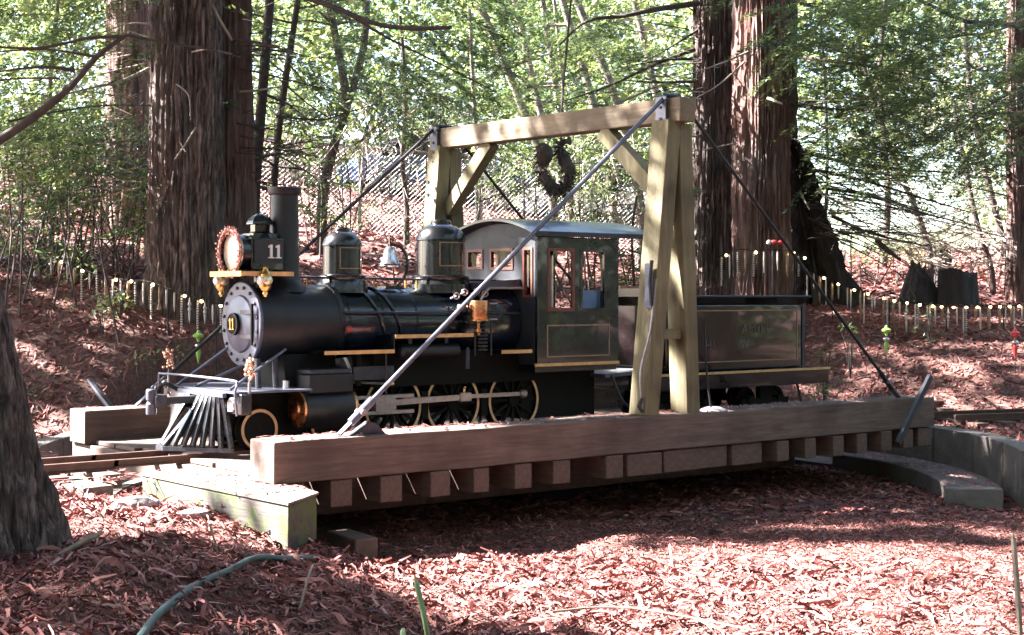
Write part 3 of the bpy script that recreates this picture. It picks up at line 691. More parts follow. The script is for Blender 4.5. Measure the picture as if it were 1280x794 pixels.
for s_ in (-1, 1):
    y = YC+s_*.27; x = .70 if s_ < 0 else .62
    mk = part(G().lathe((x,y,1.21), [(.0,0),(.032,.0),(.042,.02),(.045,.03),(.045,.12),(.03,.135),(.02,.16),(.028,.17),(.0,.185)], n=16, cap=False), 'marker_lamp', 'brass')
    part(G().lathe((x,y-.03,1.285), [(.034,0),(.034,.02),(.022,.03),(0,.034)], axis=(0,-1,0), n=16, cap=False), 'lens', 'lens', mk)
    part(G().lathe((x-.03,y,1.285), [(.034,0),(.034,.02),(.022,.03),(0,.034)], axis=(-1,0,0), n=16, cap=False), 'lens', M['white'], mk)
    part(G().lathe((x,y,1.165), [(.014,0),(.022,.02),(.014,.045)], n=10), 'lamp_stem', 'brass', mk)
# frame, saddle
part(G().box(.40,3.9,YC-.16,YC-.12,.24,.46).box(.40,3.9,YC+.12,YC+.16,.24,.46).box(.4,3.9,YC-.12,YC+.12,.36,.44), 'main_frame', 'chassis')
part(G().prism([(YC-.30,.45),(YC+.30,.45),(YC+.24,.74),(YC-.24,.74)], .86, 1.30, 'x'), 'saddle', 'chassis')
part(G().box(1.62,3.3,YC-.28,YC+.28,.47,.74), 'ash_pan', 'chassis')
# cylinders
for s_ in (-1, 1):
    y = YC+s_*.36
    c_ = part(G().lathe((.92,y,.345), [(.145,0),(.150,.01),(.150,.40),(.145,.41)], axis=(1,0,0), n=36), 'cylinder', 'smokebox')
    part(G().lathe((.918,y,.345), [(.138,0),(.132,.014),(.075,.026),(.07,.04),(.0,.045)], axis=(-1,0,0), n=32, cap=False), 'cylinder_cover', 'copper', c_)
    part(G().torus((1.335,y,.345), .135, .018, axis=(1,0,0), n=32, m=8), 'cylinder_ring', 'copper', c_)
    part(G().box(.94,1.31,y-.135,y+.12,.46,.60), 'valve_chest', 'smokebox', c_, bevel=.01)
    part(G().box(.955,1.295,y-.12,y+.105,.60,.635), 'chest_cover', 'iron', c_, bevel=.006)
    part(G().tube([(1.34,y,.345),(1.75,y,.345)], .013, 8), 'piston_rod', 'steel', c_)
    for zz in (.405, .285): part(G().box(1.34,1.92,y-.028,y+.028,zz-.013,zz+.013), 'guide_bar', 'steel')
    part(G().box(1.56,1.74,y-.05,y+.03,.30,.415), 'crosshead', 'steel')
    part(G().box(1.36,1.72,y-.05,y-.03,.54,.64), 'guide_plate', 'iron')
    part(G().tube([(1.3,y,.53),(1.72,y,.50)], .010, 8), 'valve_rod', 'steel')
    part(G().sphere((1.73,y,.50), .025), 'valve_gland', 'brass')
# wheels
def wheel(x, z, r_, ring, nsp, nm, s_):
    y = YC+s_*.205; yo = y+s_*.045
    ax = (0,s_,0)
    w_ = part(G().lathe((x,y-s_*.01,z), [(r_+.018,-.012),(r_+.018,.0),(r_,.003),(r_,.055),(r_-.03,.055),(r_-.03,.0)], axis=ax, n=44, cap=False), nm, 'chassis')
    part(G().lathe((x,y-s_*.01,z), [(r_-.024,.056),(r_-.002,.0565),(r_-.001,.051),(r_-.024,.050)] if ring > .01 else [(.01,0),(.01,.01)], axis=ax, n=44, cap=False), 'tyre_ring', 'ring', w_)
    part(G().lathe((x,y-s_*.01,z), [(.0,.06),(r_*.2,.06),(r_*.22,.02)], axis=ax, n=20, cap=False), 'hub', 'chassis', w_)
    g = G()
    for k in range(nsp):
        a = 2*math.pi*k/nsp; g.bar((x+math.cos(a)*r_*.15,y+s_*.022,z+math.sin(a)*r_*.15),(x+math.cos(a)*(r_-.025),y+s_*.022,z+math.sin(a)*(r_-.025)),.022,.022,up=(0,1,0))
    part(g, 'spokes', 'chassis', w_)
    return w_
DR = .262
for s_ in (-1, 1):
    for x in (1.82, 2.385, 3.0): wheel(x, .052+DR, DR, 1, 12, 'driving_wheel', s_)
    for x in (.665, 1.24): 
        wheel(x, .052+.15, .15, 1, 8, 'leading_wheel', s_)
        part(G().lathe((x,YC+s_*.245,.202), [(.0,.004),(.12,.0)], axis=(0,s_,0), n=28, cap=False), 'wheel_disc', 'chassis')
part(G().box(.5,1.42,YC-.14,YC+.14,.14,.24), 'truck_frame', 'chassis')
# rods near side (and far)
for s_, ph in ((-1, R(38)), (1, R(128))):
    y = YC+s_*.285; cx, cz = .085*math.cos(ph), .085*math.sin(ph)
    pins = [Vector((x+cx, y, .314+cz)) for x in (1.82,2.385,3.0)]
    part(G().bar(pins[0],pins[2],.016,.032,up=(0,0,1)), 'coupling_rod', 'steel')
    for p_ in pins: part(G().lathe(p_, [(.034,-.02),(.034,.02),(.02,.03),(.0,.03)], axis=(0,s_,0), n=16), 'crank_pin', 'steel')
    y2 = y+s_*.04
    part(G().bar((1.65,y2,.35),(pins[1].x,y2,pins[1].z),.018,.044,up=(0,0,1)), 'main_rod', 'steel')
    part(G().box(pins[1].x-.06,pins[1].x+.05,y2-.02,y2+.02,pins[1].z-.036,pins[1].z+.036), 'rod_strap', 'steel', bevel=.006)
    part(G().lathe((pins[1].x-.01,y2,pins[1].z+.036), [(.012,0),(.012,.03),(.02,.035),(.012,.05),(0,.052)], n=10), 'oil_cup', 'brass')
    part(G().lathe((1.66,y2,.35), [(.022,-.015),(.022,.02)], axis=(0,s_,0), n=12), 'wrist_pin', 'steel')
# running boards
rb_ = [(1.06,1.66,.755),(1.67,2.40,.865),(2.68,2.985,.725)]
for s_ in (-1, 1):
    yo = YC+s_*.50; yi = YC+s_*.24
    for x0, x1, z in rb_:
        o = part(G().box(x0,x1,min(yo,yi),max(yo,yi),z-.012,z+.010), 'running_board', 'black')
        part(G().box(x0,x1,min(yo,yo+s_*.012),max(yo,yo+s_*.012),z-.014,z+.014), 'edge_stripe', 'gold', o)
    part(G().box(1.66,1.67,min(yo,yi),max(yo,yi),.75,.87), 'board_step', 'black')
    part(G().tube([(1.35,YC+s_*.30,1.05),(3.0,YC+s_*.335,1.03)], .010, 8), 'side_pipe', 'iron')
    part(G().tube([(1.1,YC+s_*.06,1.315),(2.2,YC+s_*.10,1.305),(3.02,YC+s_*.22,1.295)], .0085, 8), 'handrail', 'black')
    for x in (1.15,1.75,2.15): part(G().tube([(x,YC+s_*.08,1.20),(x,YC+s_*.08,1.31)], .008, 6), 'handrail_post', 'brass')
    part(G().lathe((1.74,YC+s_*.42,.745), [(.0,0),(.045,.012),(.058,.03),(.058,.55),(.045,.568),(.0,.58)], axis=(1,0,0), n=24, cap=False), 'air_tank', 'smokebox')
    for x in (1.86,2.20): part(G().bar((x,YC+s_*.42,.80),(x,YC+s_*.42,.86),.01,.03), 'tank_hanger', 'iron')
    part(G().box(1.40,1.44,YC+s_*.36-.03,YC+s_*.36+.03,.50,.75), 'guide_yoke', 'chassis')
    # pipes and bands curving down the boiler side
    for x in (1.55, 1.70):
        pth = [Vector((x+.03*k, YC+s_*math.sin(R(8+k*17))*.285, BZ+math.cos(R(8+k*17))*.285)) for k in range(7)]
        part(G().tube(smooth_path(pth,3), .011, 7), 'sand_pipe', 'black')
    part(G().tube([(1.63,YC+s_*.44,.76),(1.63,YC+s_*.44,.42)], .008, 6), 'drain_pipe', 'iron')
part(G().lathe((1.385,YC-.33,.92), [(.0,0),(.026,.004),(.03,.02),(.024,.035),(.0,.04)], axis=(-1,-.3,0), n=12, cap=False), 'check_valve', 'red')
# air pump / lubricator, near side by the firebox
ap = part(G().lathe((2.50,YC-.44,.985), [(.0,0),(.072,0),(.075,.01),(.075,.14),(.072,.15),(.0,.15)], n=24, cap=False), 'pump_cylinder', 'copper')
part(G().lathe((2.50,YC-.44,.975), [(.085,0),(.085,.0095)], n=24), 'pump_flange', 'brass', ap)
part(G().lathe((2.46,YC-.49,.86), [(.012,0),(.012,.02),(.022,.025),(.022,.05),(.012,.055),(.012,.10),(.02,.105),(.02,.13)], n=12), 'pump_valve', 'copper', ap)
for k in range(8): part(G().lathe((2.52,YC-.44,.74+.028*k), [(.055,0),(.055,.012)], n=20), 'pump_fin', 'iron', ap)
part(G().tube([(2.52,YC-.44,.73),(2.52,YC-.44,.97)], .035, 12), 'pump_core', 'chassis', ap)
part(G().tube([(2.60,YC-.47,.70),(2.60,YC-.47,.98)], .008, 6).tube([(2.44,YC-.47,.70),(2.44,YC-.47,.86)], .008, 6), 'pump_pipes', 'iron', ap)
part(G().lathe((2.36,YC-.48,.60), [(.018,0),(.018,.15),(.01,.17)], n=10), 'oil_bottle', 'iron')
for (x,z) in ((2.34,1.17),(2.42,1.20),(2.54,1.21),(2.62,1.19),(2.38,1.08)):
    part(G().torus((x,YC-.36,z), .024, .006, axis=(.4,1,.2), n=16, m=6).tube([(x,YC-.36,z),(x,YC-.28,z-.02)], .008, 6), 'valve_wheel', 'steel')
part(G().tube(smooth_path([Vector((2.55,YC-.40,1.14)),Vector((2.62,YC-.40,1.22)),Vector((2.72,YC-.38,1.235)),Vector((3.0,YC-.38,1.235))],5), .010, 7), 'steam_pipe', 'steel')
part(G().torus((2.70,YC-.46,1.05), .035, .006, axis=(0,1,0), n=18, m=6), 'pipe_loop', 'iron')
for zz in (1.11, .985): part(G().tube([(2.58,YC-.47,zz),(2.66,YC-.47,zz)], .008, 6), 'pump_pipe', 'steel')
part(G().sphere((2.40,YC-.36,1.07), .05, 10, 8), 'turret', 'black')
# cab
CX0, CX1, CY0, CY1 = 3.03, 3.91, 1.18, 2.22
cab = part(G().box(CX0,CX1,CY0+.03,CY1-.03,.55,.60), 'cab_floor', 'black')
def cab_side(y, s_):
    """side wall with two window openings built from members"""
    th = .028; a_, b_ = (y, y+th) if s_ < 0 else (y-th, y)
    o = part(G().box(CX0,CX1,a_,b_,.61,1.045).box(CX0,CX1,a_,b_,1.565,1.655).box(CX0,3.135,a_,b_,1.0452,1.5648).box(3.425,3.485,a_,b_,1.0452,1.5648).box(3.775,CX1,a_,b_,1.0452,1.5648), 'cab_side', 'black', cab, smooth=0)
    for k, (x0,x1) in enumerate(((3.135,3.425),(3.485,3.775))):
        f_ = G(); t_ = .026
        ya, yb = (y-.004, y+.02) if s_ < 0 else (y-.02, y+.004)
        f_.box(x0,x0+t_,ya,yb,1.045,1.565).box(x1-t_,x1,ya,yb,1.045,1.565).box(x0+t_,x1-t_,ya,yb,1.045,1.045+t_).box(x0+t_,x1-t_,ya,yb,1.565-t_,1.565)
        part(f_, 'window_frame', 'redframe' if k == 0 else 'black', o, smooth=0)
    for a1, a2, z1, z2 in ((3.13,3.81,.925,.935),(3.13,3.81,.67,.68),(3.13,3.14,.68,.925),(3.80,3.81,.68,.925)):
        yy = (y-.004,y) if s_ < 0 else (y,y+.004)
        part(G().box(a1,a2,yy[0],yy[1],z1,z2), 'panel_line', M['letter_gold'], o, smooth=0)
    yy = (y-.014,y) if s_ < 0 else (y,y+.014)
    part(G().box(3.0,CX1,yy[0],yy[1],.598,.622), 'edge_stripe', 'gold', o, smooth=0)
    return o
cs = cab_side(CY0, -1); cab_side(CY1, 1)
gp = part(G().box(3.155,3.405,CY0+.006,CY0+.010,1.07,1.54), 'window_pane', 'glass', cs)
# front wall
def ztop(y): return 1.66+.115*(1-((y-YC)/.56)**2)
fw = G(); x0, x1 = CX0+.002, CX0+.026
wins = [(1.92,2.15,1.40,1.57),(1.50,1.82,1.39,1.57),(1.24,1.37,1.16,1.57)]
ys = sorted({CY0+.028,CY1-.028}|{w_[0] for w_ in wins}|{w_[1] for w_ in wins})
for a_, b_ in zip(ys[:-1], ys[1:]):
    wn = [w_ for w_ in wins if w_[0] <= a_+1e-6 and w_[1] >= b_-1e-6]
    if wn: fw.box(x0,x1,a_,b_,.61,wn[0][2]); lo_z = wn[0][3]
    else: lo_z = .61
    n = max(1, int((b_-a_)/.04))
    for k in range(n):
        ya = a_+(b_-a_)*k/n; yb = a_+(b_-a_)*(k+1)/n
        fw.add([(x0,ya,lo_z),(x1,ya,lo_z),(x1,yb,lo_z),(x0,yb,lo_z),(x0,ya,ztop(ya)),(x1,ya,ztop(ya)),(x1,yb,ztop(yb)),(x0,yb,ztop(yb))],
               [(0,3,2,1),(4,5,6,7),(0,1,5,4),(1,2,6,5),(2,3,7,6),(3,0,4,7)])
fwo = part(fw, 'cab_front', 'cabfront', cab, smooth=0)
for (ya,yb,za,zb) in wins:
    t_ = .022; f_ = G().box(x0-.008,x1,ya,ya+t_,za,zb).box(x0-.008,x1,yb-t_,yb,za,zb).box(x0-.008,x1,ya+t_,yb-t_,za,za+t_).box(x0-.008,x1,ya+t_,yb-t_,zb-t_,zb)
    part(f_, 'window_frame', 'redframe', fwo, smooth=0)
    part(G().box(x0+.008,x0+.011,ya+t_,yb-t_,za+t_,zb-t_), 'window_pane', 'glass', fwo)
part(G().box(CX1-.026,CX1-.002,CY0+.028,CY0+.2,.61,1.66).box(CX1-.026,CX1-.002,CY1-.2,CY1-.028,.61,1.66), 'cab_back', 'black', cab)
part(G().prism([(2.60,1.28),(3.028,1.31),(3.028,1.24),(2.60,1.22)], YC-.30, YC+.42, 'y'), 'firebox_cover', 'graphite')
rf = G(); n = 20
for x in (2.93, 3.02, 4.05, 4.22):
    for k in range(n+1):
        y = 1.10+(2.30-1.10)*k/n; zz = 1.665+.135*(1-((y-YC)/.62)**2)+(.0 if x > 2.95 else -.005); rf.v += [(x,y,zz),(x,y,zz+.022)]
st = (n+1)*2
for i in range(3):
    for k in range(n):
        a_ = i*st+k*2; rf.f += [(a_,a_+2,a_+2+st,a_+st),(a_+1,a_+1+st,a_+3+st,a_+3)]
    rf.f += [(i*st,i*st+st,i*st+st+1,i*st+1),(i*st+2*n,i*st+2*n+1,i*st+st+2*n+1,i*st+st+2*n)]
for k in range(n): rf.f += [(k*2,k*2+1,k*2+3,k*2+2),(3*st+k*2,3*st+k*2+2,3*st+k*2+3,3*st+k*2+1)]
rfo = part(rf, 'cab_roof', 'cabroof', cab, smooth=40)
part(G().box(2.935,4.21,1.094,1.108,1.655,1.69), 'roof_edge', 'iron', rfo)
# backhead and things seen through the windows
part(G().lathe((3.03,YC,BZ), [(.31,0),(.31,.22),(.29,.24),(0,.24)], axis=(1,0,0), n=32, cap=False), 'backhead', 'chassis', cab)
part(G().tube([(3.3,YC-.1,1.25),(3.36,YC-.12,1.40)], .02, 8).sphere((3.36,YC-.12,1.42), .03), 'throttle', 'redframe', cab)
st_ = part(G().box(3.55,3.82,1.34,1.62,1.02,1.07).box(3.80,3.85,1.34,1.62,1.05,1.22), 'seat', M['blueframe'], cab, bevel=.01)
# pilot beam and pilot
pb = part(G().box(.32,.40,1.06,2.34,.345,.49), 'pilot_beam', 'black', bevel=.006)
part(G().lathe((.319,1.20,.41), [(.052,0),(.052,.01),(.044,.018),(.035,.01),(0,.004)], axis=(-1,0,0), n=28, cap=False), 'poling_pocket', 'silver', pb)
part(G().lathe((.319,2.20,.41), [(.052,0),(.052,.01),(.044,.018),(.035,.01),(0,.004)], axis=(-1,0,0), n=28, cap=False), 'poling_pocket', 'silver', pb)
part(G().box(.30,.90,1.10,2.30,.491,.505), 'pilot_deck', 'graphite', pb)
pil = part(G().prism([(.0,YC-.06),(.0,YC+.06),(.33,YC+.50),(.36,YC+.46),(.06,YC),(.36,YC-.46),(.33,YC-.50)], .075, .105), 'pilot_base', 'iron')
for s_ in (-1, 1):
    for k in range(8):
        t_ = k/7; p_b = Vector((.02+.30*t_, YC+s_*(.03+.45*t_), .105)); p_t = Vector((.295, YC+s_*(.03+.37*t_), .485 if k else .40))
        if k == 0 and s_ > 0: continue
        part(G().bar(p_b, p_t, .050, .030, up=(1,0,0)), 'pilot_slat', 'black', pil, bevel=.004)
part(G().box(.27,.30,YC-.45,YC+.45,.46,.49), 'slat_header', 'graphite', pil)
cp = part(G().box(-.02,.30,YC-.03,YC+.03,.40,.45), 'drawbar', 'iron')
part(G().lathe((-.055,YC+.01,.33), [(.035,0),(.038,.01),(.038,.075),(.03,.085),(.03,.10),(.038,.105),(.038,.17),(.03,.18)], n=14), 'coupler', 'graphite', cp)
part(G().box(-.05,.04,YC-.06,YC+.06,.38,.47), 'coupler_head', 'iron', cp, bevel=.012)
# front handrail
hr = smooth_path([Vector((.28,1.05,.345)),Vector((.265,1.05,.50)),Vector((.28,1.05,.565)),Vector((.28,1.12,.585)),Vector((.28,1.7,.59)),Vector((.28,2.26,.585)),Vector((.28,2.33,.56)),Vector((.28,2.33,.34))],6)
part(G().tube(hr, .009, 8), 'front_handrail', 'rod', pb)
part(G().tube([(.36,1.02,.50),(.36,1.02,.57)], .012, 8), 'flag_socket', 'steel', pb)
part(G().tube([(.30,2.20,.47),(.30,2.20,.60)], .012, 8), 'flag_socket', 'steel', pb)
part(G().sphere((.30,2.25,.51), .035, 10, 8), 'hose_valve', 'silver', pb)
part(G().tube(smooth_path([Vector((.29,1.98,.47)),Vector((.22,2.1,.52)),Vector((.24,2.25,.45)),Vector((.28,2.3,.36))],5), .016, 8), 'air_hose', 'chassis', pb)
for (a_, b_) in (((.66,YC+.20,.80),(.33,YC+.42,.505)),((.66,YC-.02,.665),(.33,YC+.12,.505)),((.86,YC-.28,.78),(.34,YC-.42,.51))):
    part(G().tube([a_, b_], .0115, 8), 'smokebox_brace', 'rod')
for x in (.62,.76): part(G().tube([(x,YC-.32,.50),(x,YC-.30,.72)], .022, 10), 'steam_stand', 'iron')
part(G().tube([(.80,YC-.40,.505),(.80,YC-.40,.56)], .025, 10), 'filler_cap', M['silver'])
# brake shoes & hangers, springs, cab step
for x in (2.11, 2.69): part(G().box(x-.03,x+.03,YC-.26,YC-.20,.20,.42), 'brake_hanger', 'chassis')
part(G().box(3.1,3.9,YC-.22,YC+.22,.15,.55), 'ash_box', 'chassis')
part(G().tube(smooth_path([Vector((3.92,YC-.42,.50)),Vector((4.0,YC-.45,.30)),Vector((4.1,YC-.45,.22)),Vector((4.3,YC-.42,.22))],5), .014, 8), 'brake_hose', 'iron')
part(G().prism([(3.85,.505),(4.35,.53),(4.35,.50),(3.85,.475)], YC-.42, YC+.42, 'y'), 'fall_plate', 'graphite')

# ------------------------------------------------------------------ tender
td = thing('tender', (5.4, YC, .05), 'black coal tender with copper edge stripe coupled behind the locomotive', 'tender')
def tp(g, name, m_, p=td, **k): return g.build(name, M[m_] if isinstance(m_, str) else m_, p, **k)
TX0, TX1, TY0, TY1 = 4.48, 6.27, 1.19, 2.21
tb = tp(G().box(TX0,TX1,TY0,TY1,.50,1.10), 'tank', 'tender', bevel=.02)
tp(G().add([(TX0,TY0,1.101),(TX1,TY0,1.101),(TX1,TY1,1.101),(TX0,TY1,1.101),(TX0-.02,TY0-.05,1.165),(TX1+.04,TY0-.05,1.165),(TX1+.04,TY1+.05,1.165),(TX0-.02,TY1+.05,1.165)],
     [(0,1,5,4),(1,2,6,5),(2,3,7,6),(3,0,4,7),(0,3,2,1)]), 'flared_rim', 'tender', tb, smooth=0)
tp(G().tube([(TX0-.02,TY0-.05,1.167),(TX1+.04,TY0-.05,1.167),(TX1+.04,TY1+.05,1.167)], .011, 8), 'rim_bead', 'iron', tb)
for a1,a2,z1,z2 in ((4.56,6.18,1.035,1.044),(4.56,6.18,.575,.584),(4.56,4.569,.584,1.035),(6.171,6.18,.584,1.035)):
    tp(G().box(a1,a2,TY0-.004,TY0,z1,z2), 'panel_line', M['letter_gold'], tb, smooth=0)
tp(G().box(TX1-.03,TX1+.01,TY0-.010,TY0,.50,1.10), 'corner_strip', 'iron', tb, smooth=0)
fr = tp(G().box(4.30,6.60,1.16,2.24,.34,.468), 'tender_frame', 'tender', bevel=.006)
tp(G().box(4.30,6.60,1.145,1.1598,.470,.492), 'edge_stripe', 'gold', fr, smooth=0)
tp(G().box(4.30,6.60,1.16,2.24,.469,.495), 'deck', 'black', fr)
tp(G().lathe((5.15,1.159,.41), [(.02,0),(.02,.01)], axis=(0,-1,0), n=10), 'frame_bolt', 'chassis', fr)
tp(G().box(4.55,5.25,1.55,2.1,1.10,1.24), 'coal_box', 'black', tb)
tp(G().box(4.80,5.30,1.45,2.15,1.241,1.262), 'box_lid', 'redframe', tb)
tp(G().box(TX0,TX0+.3,TY0+.05,TY0+.12,1.10,1.30), 'front_post', 'black', tb)
for x in (4.75, 5.15, 5.75, 6.15):
    for s_ in (-1,1):
        y = YC+s_*.205; tp(G().lathe((x,y,.185), [(.145,-.01),(.145,.0),(.13,.003),(.13,.05),(.10,.05),(.09,.03),(.03,.05),(0,.05)], axis=(0,s_,0), n=28, cap=False), 'tender_wheel', 'chassis')
for x in (4.95, 5.95):
    for s_ in (-1,1):
        y = YC+s_*.30; tp(G().box(x-.32,x+.32,y-.02,y+.02,.15,.21).box(x-.08,x+.08,y-.03,y+.03,.21,.34), 'truck_side', 'chassis')
        for dx in (-.2,.2): tp(G().box(x+dx-.04,x+dx+.04,y-.035,y+.035,.14,.23), 'axle_box', 'chassis')
tp(G().tube([(6.30,1.30,.34),(6.34,1.28,.16),(6.46,1.28,.10)], .012, 8), 'step_rod', 'iron')
tp(G().box(6.61,6.70,YC-.05,YC+.05,.32,.42), 'rear_coupler', 'iron')
def text_mesh(txt, size, m_, origin, parent, name, lab=None, sp=1.0):
    cu = bpy.data.curves.new(name, 'FONT'); cu.body = txt; cu.size = size; cu.extrude = .0015; cu.space_character = sp
    ob = bpy.data.objects.new(name, cu); col.objects.link(ob); bpy.context.view_layer.update()
    me = bpy.data.meshes.new_from_object(ob.evaluated_get(bpy.context.evaluated_depsgraph_get()))
    bpy.data.objects.remove(ob); me.materials.clear(); me.materials.append(m_)
    me.transform(Matrix.Rotation(R(90), 4, 'X'))
    o = link_mesh(name, me, Vector(origin), parent)
    if lab: o['label'] = lab
    return o
text_mesh('AMILL', .12, M['letter'], (5.42, TY0-.003, .83), tb, 'lettering', 'faded letters AMILL', 1.25)
text_mesh('HI      W', .12, M['letter'], (4.95, TY0-.003, .69), tb, 'lettering', 'faded letters of the second line', 1.25)

# wreath and ornament bunches
wr = thing('tinsel_wreath', (.555, YC, 1.33), 'red and silver tinsel wreath hung around the headlamp of the locomotive', 'wreath')
ring = G().torus((.55,YC,1.495), .165, .014, axis=(1,0,0), n=40, m=6); ring.build('wreath_ring', M['tinsel'], wr)
rw = random.Random(4); g = G()
for i in range(900):
    a = rw.uniform(0, 2*math.pi); c_ = Vector((.55, YC+.165*math.cos(a), 1.495+.165*math.sin(a)))
    d = Vector((rw.gauss(0,1),rw.gauss(0,1),rw.gauss(0,1))).normalized(); l_ = rw.uniform(.025,.042); u_, v_ = ortho(d)
    w_ = .0035; p_ = c_+d*l_; g.add([c_-u_*w_, c_+u_*w_, p_+u_*w_, p_-u_*w_], [(0,1,2,3)])
o = g.build('tinsel', M['tinsel'], wr, smooth=0); o['kind'] = 'stuff'
rw = random.Random(8)
for i in range(26):
    a = 2*math.pi*i/26+rw.uniform(-.1,.1); c_ = Vector((.525+rw.uniform(-.01,.01), YC+.17*math.cos(a), 1.495+.17*math.sin(a)))
    G().sphere(c_, .009, 7, 5).build('bead', M['rosegold'], wr)
for (x,y,z,lab) in ((.36,1.02,.57,'cluster of small rose gold balls on the near corner of the pilot'),(.30,2.20,.60,'cluster of small rose gold balls on the far corner of the pilot')):
    t_ = thing('ornament_cluster', (x,y,z), lab, 'ornament'); ro = random.Random(int(y*10))
    G().tube([(x,y,z-.02),(x,y,z+.16)], .005, 6).build('stem', M['steel'], t_)
    b0 = None
    for i in range(26):
        c_ = Vector((x+ro.uniform(-.03,.03), y+ro.uniform(-.03,.03), z+.03+i*.0055))
        if b0 is None: b0 = G().sphere(c_, .013, 8, 6).build('ball', M['rosegold'], t_); o = b0
        else:
            o = b0.copy(); col.objects.link(o); o.parent = t_
        o.location = c_-WL[t_.name]

# ------------------------------------------------------------------ trees
def redwood(name_label, base, r0, r1, H, lean=(0,0), flare=.35, seed=1, ridge=.05, nth=170, nz=230, mat_='bark', zdown=.4, lobes=5):
    """fluted, furrowed trunk as one mesh; returns the tree thing"""
    t_ = thing('redwood_tree', base, name_label, 'tree')
    th = np.linspace(0, 2*math.pi, nth, endpoint=False); zz = np.concatenate([np.linspace(-zdown, 3.4, nz*3//4), np.linspace(3.45, H, nz//4)]) if H > 4 else np.linspace(-zdown, H, nz)
    TH, ZZ = np.meshgrid(th, zz); k = np.clip(ZZ/H, 0, 1)
    rad = r0+(r1-r0)*k + flare*r0*np.exp(-np.clip(ZZ+zdown*.5, 0, None)/.55)*(1+.35*np.sin(lobes*TH+seed))
    rad = rad*(1+.05*np.sin(3*TH+seed+ZZ*.3)+.03*np.sin(7*TH+seed*2+ZZ*.5))
    cx, cy = np.cos(TH), np.sin(TH); sc = 5.5/max(.25, r0)*.5
    wob = .35*vnoise(ZZ*.8+seed, TH*1.5, seed)
    # long vertical plates with deep furrows between them
    n_ = vnoise(cx*sc*1.6+wob+seed*7, cy*sc*1.6+wob, ZZ*1.15+seed)
    n2 = vnoise(cx*sc*3.6+wob*2, cy*sc*3.6+seed*3, ZZ*1.9)
    n3 = vnoise(cx*sc*9, cy*sc*9+seed, ZZ*7)
    d = (1-np.abs(n_)*2.2)*.0 + (-np.exp(-(n_/.16)**2))*1.0 + .45*n2 - .5*np.exp(-(n2/.18)**2) + .34*n3 + .15*vnoise(cx*sc*22, cy*sc*22, ZZ*16+seed)
    rad = rad + ridge*d*(1+.5*vnoise(TH*2, ZZ*1.3, seed))
    lx = lean[0]*k*H; ly = lean[1]*k*H
    V = np.stack([base[0]+lx+rad*cx, base[1]+ly+rad*cy, base[2]+ZZ], -1).reshape(-1, 3)
    i, j = np.meshgrid(np.arange(len(zz)-1), np.arange(nth), indexing='ij'); j2 = (j+1) % nth
    F = np.stack([i*nth+j, i*nth+j2, (i+1)*nth+j2, (i+1)*nth+j], -1).reshape(-1, 4)
    np_mesh('trunk', V, F, M[mat_], t_, smooth=True)
    return t_
def gp_(lat, D, dz=0): p = W(lat, D); return Vector((p.x, p.y, gh(p.x, p.y)+dz))
def pxlat(px, D): return (px-640)/FOC*D

def leaf_quads(P, A, B, l, w_):
    """leaf at P pointing along A, width along B (n,3)"""
    l = l[:, None]; w_ = w_[:, None]
    V = np.stack([P, P+A*l*.45+B*w_*.5, P+A*l, P+A*l*.45-B*w_*.5], 1).reshape(-1, 3)
    F = np.arange(len(P)*4).reshape(-1, 4); return V, F
def unit(a): return a/np.maximum(1e-9, np.linalg.norm(a, axis=1, keepdims=True))
def sprays(bases, dirs, L, m_, leaf, wl, rs, width=.33, droop=.25, tone_mu=.5):
    """flat conifer sprays: m_ leaflets on each of the n branches"""
    n = len(bases); k = np.repeat(np.arange(n), m_)
    up = np.array([0,0,1.]); d = unit(dirs)[k]; side = unit(np.cross(d, up)); nrm = np.cross(side, d)
    t_ = rs.random(len(k))**.8; s_ = np.round((rs.random(len(k))*2-1)*1)
    s_ = rs.uniform(-1, 1, len(k)); Wd = width*L[k]*(1-t_*.75)
    # leaflets gather along side twigs
    tw = np.round(t_*9)/9; t2 = tw+np.abs(s_)*.12
    P = bases[k]+d*(t2*L[k])[:, None]+side*(s_*Wd)[:, None]+up*(-droop*L[k]*t2*t2-.3*np.abs(s_)*Wd)[:, None]+rs.normal(0, .012, (len(k), 3))
    A = unit(d*.8+side*(np.sign(s_)*.9)[:, None]+nrm*rs.normal(-.15, .3, len(k))[:, None]+side*rs.normal(0, .5, len(k))[:, None])
    B = unit(np.cross(A, nrm+rs.normal(0, .45, (len(k), 3))))
    l = leaf*(.6+.8*rs.random(len(k))); V, F = leaf_quads(P, A, B, l, l*wl)
    tone = np.clip(tone_mu+rs.normal(0, .24, n)[k]+rs.normal(0, .15, len(k)), 0, 1)
    return V, F, tone
def clumps(cent, rad, m_, leaf, wl, rs, tone_mu=.5, flat=.6):
    """broad leaves in loose clumps"""
    n = len(cent); k = np.repeat(np.arange(n), m_)
    P = cent[k]+rs.normal(0, 1, (len(k), 3))*(rad[k][:, None])*np.array([1,1,flat])
    A = unit(rs.normal(0, 1, (len(k), 3))+np.array([0,0,-.25])); N_ = unit(rs.normal(0, .6, (len(k), 3))+np.array([-.3,.2,1.0]))
    B = unit(np.cross(A, N_)); A = unit(A-N_*np.sum(A*N_, 1, keepdims=True))
    l = leaf*(.6+.8*rs.random(len(k))); V, F = leaf_quads(P, A, B, l, l*wl)
    tone = np.clip(tone_mu+rs.normal(0, .26, n)[k]+rs.normal(0, .15, len(k)), 0, 1)
    return V, F, tone
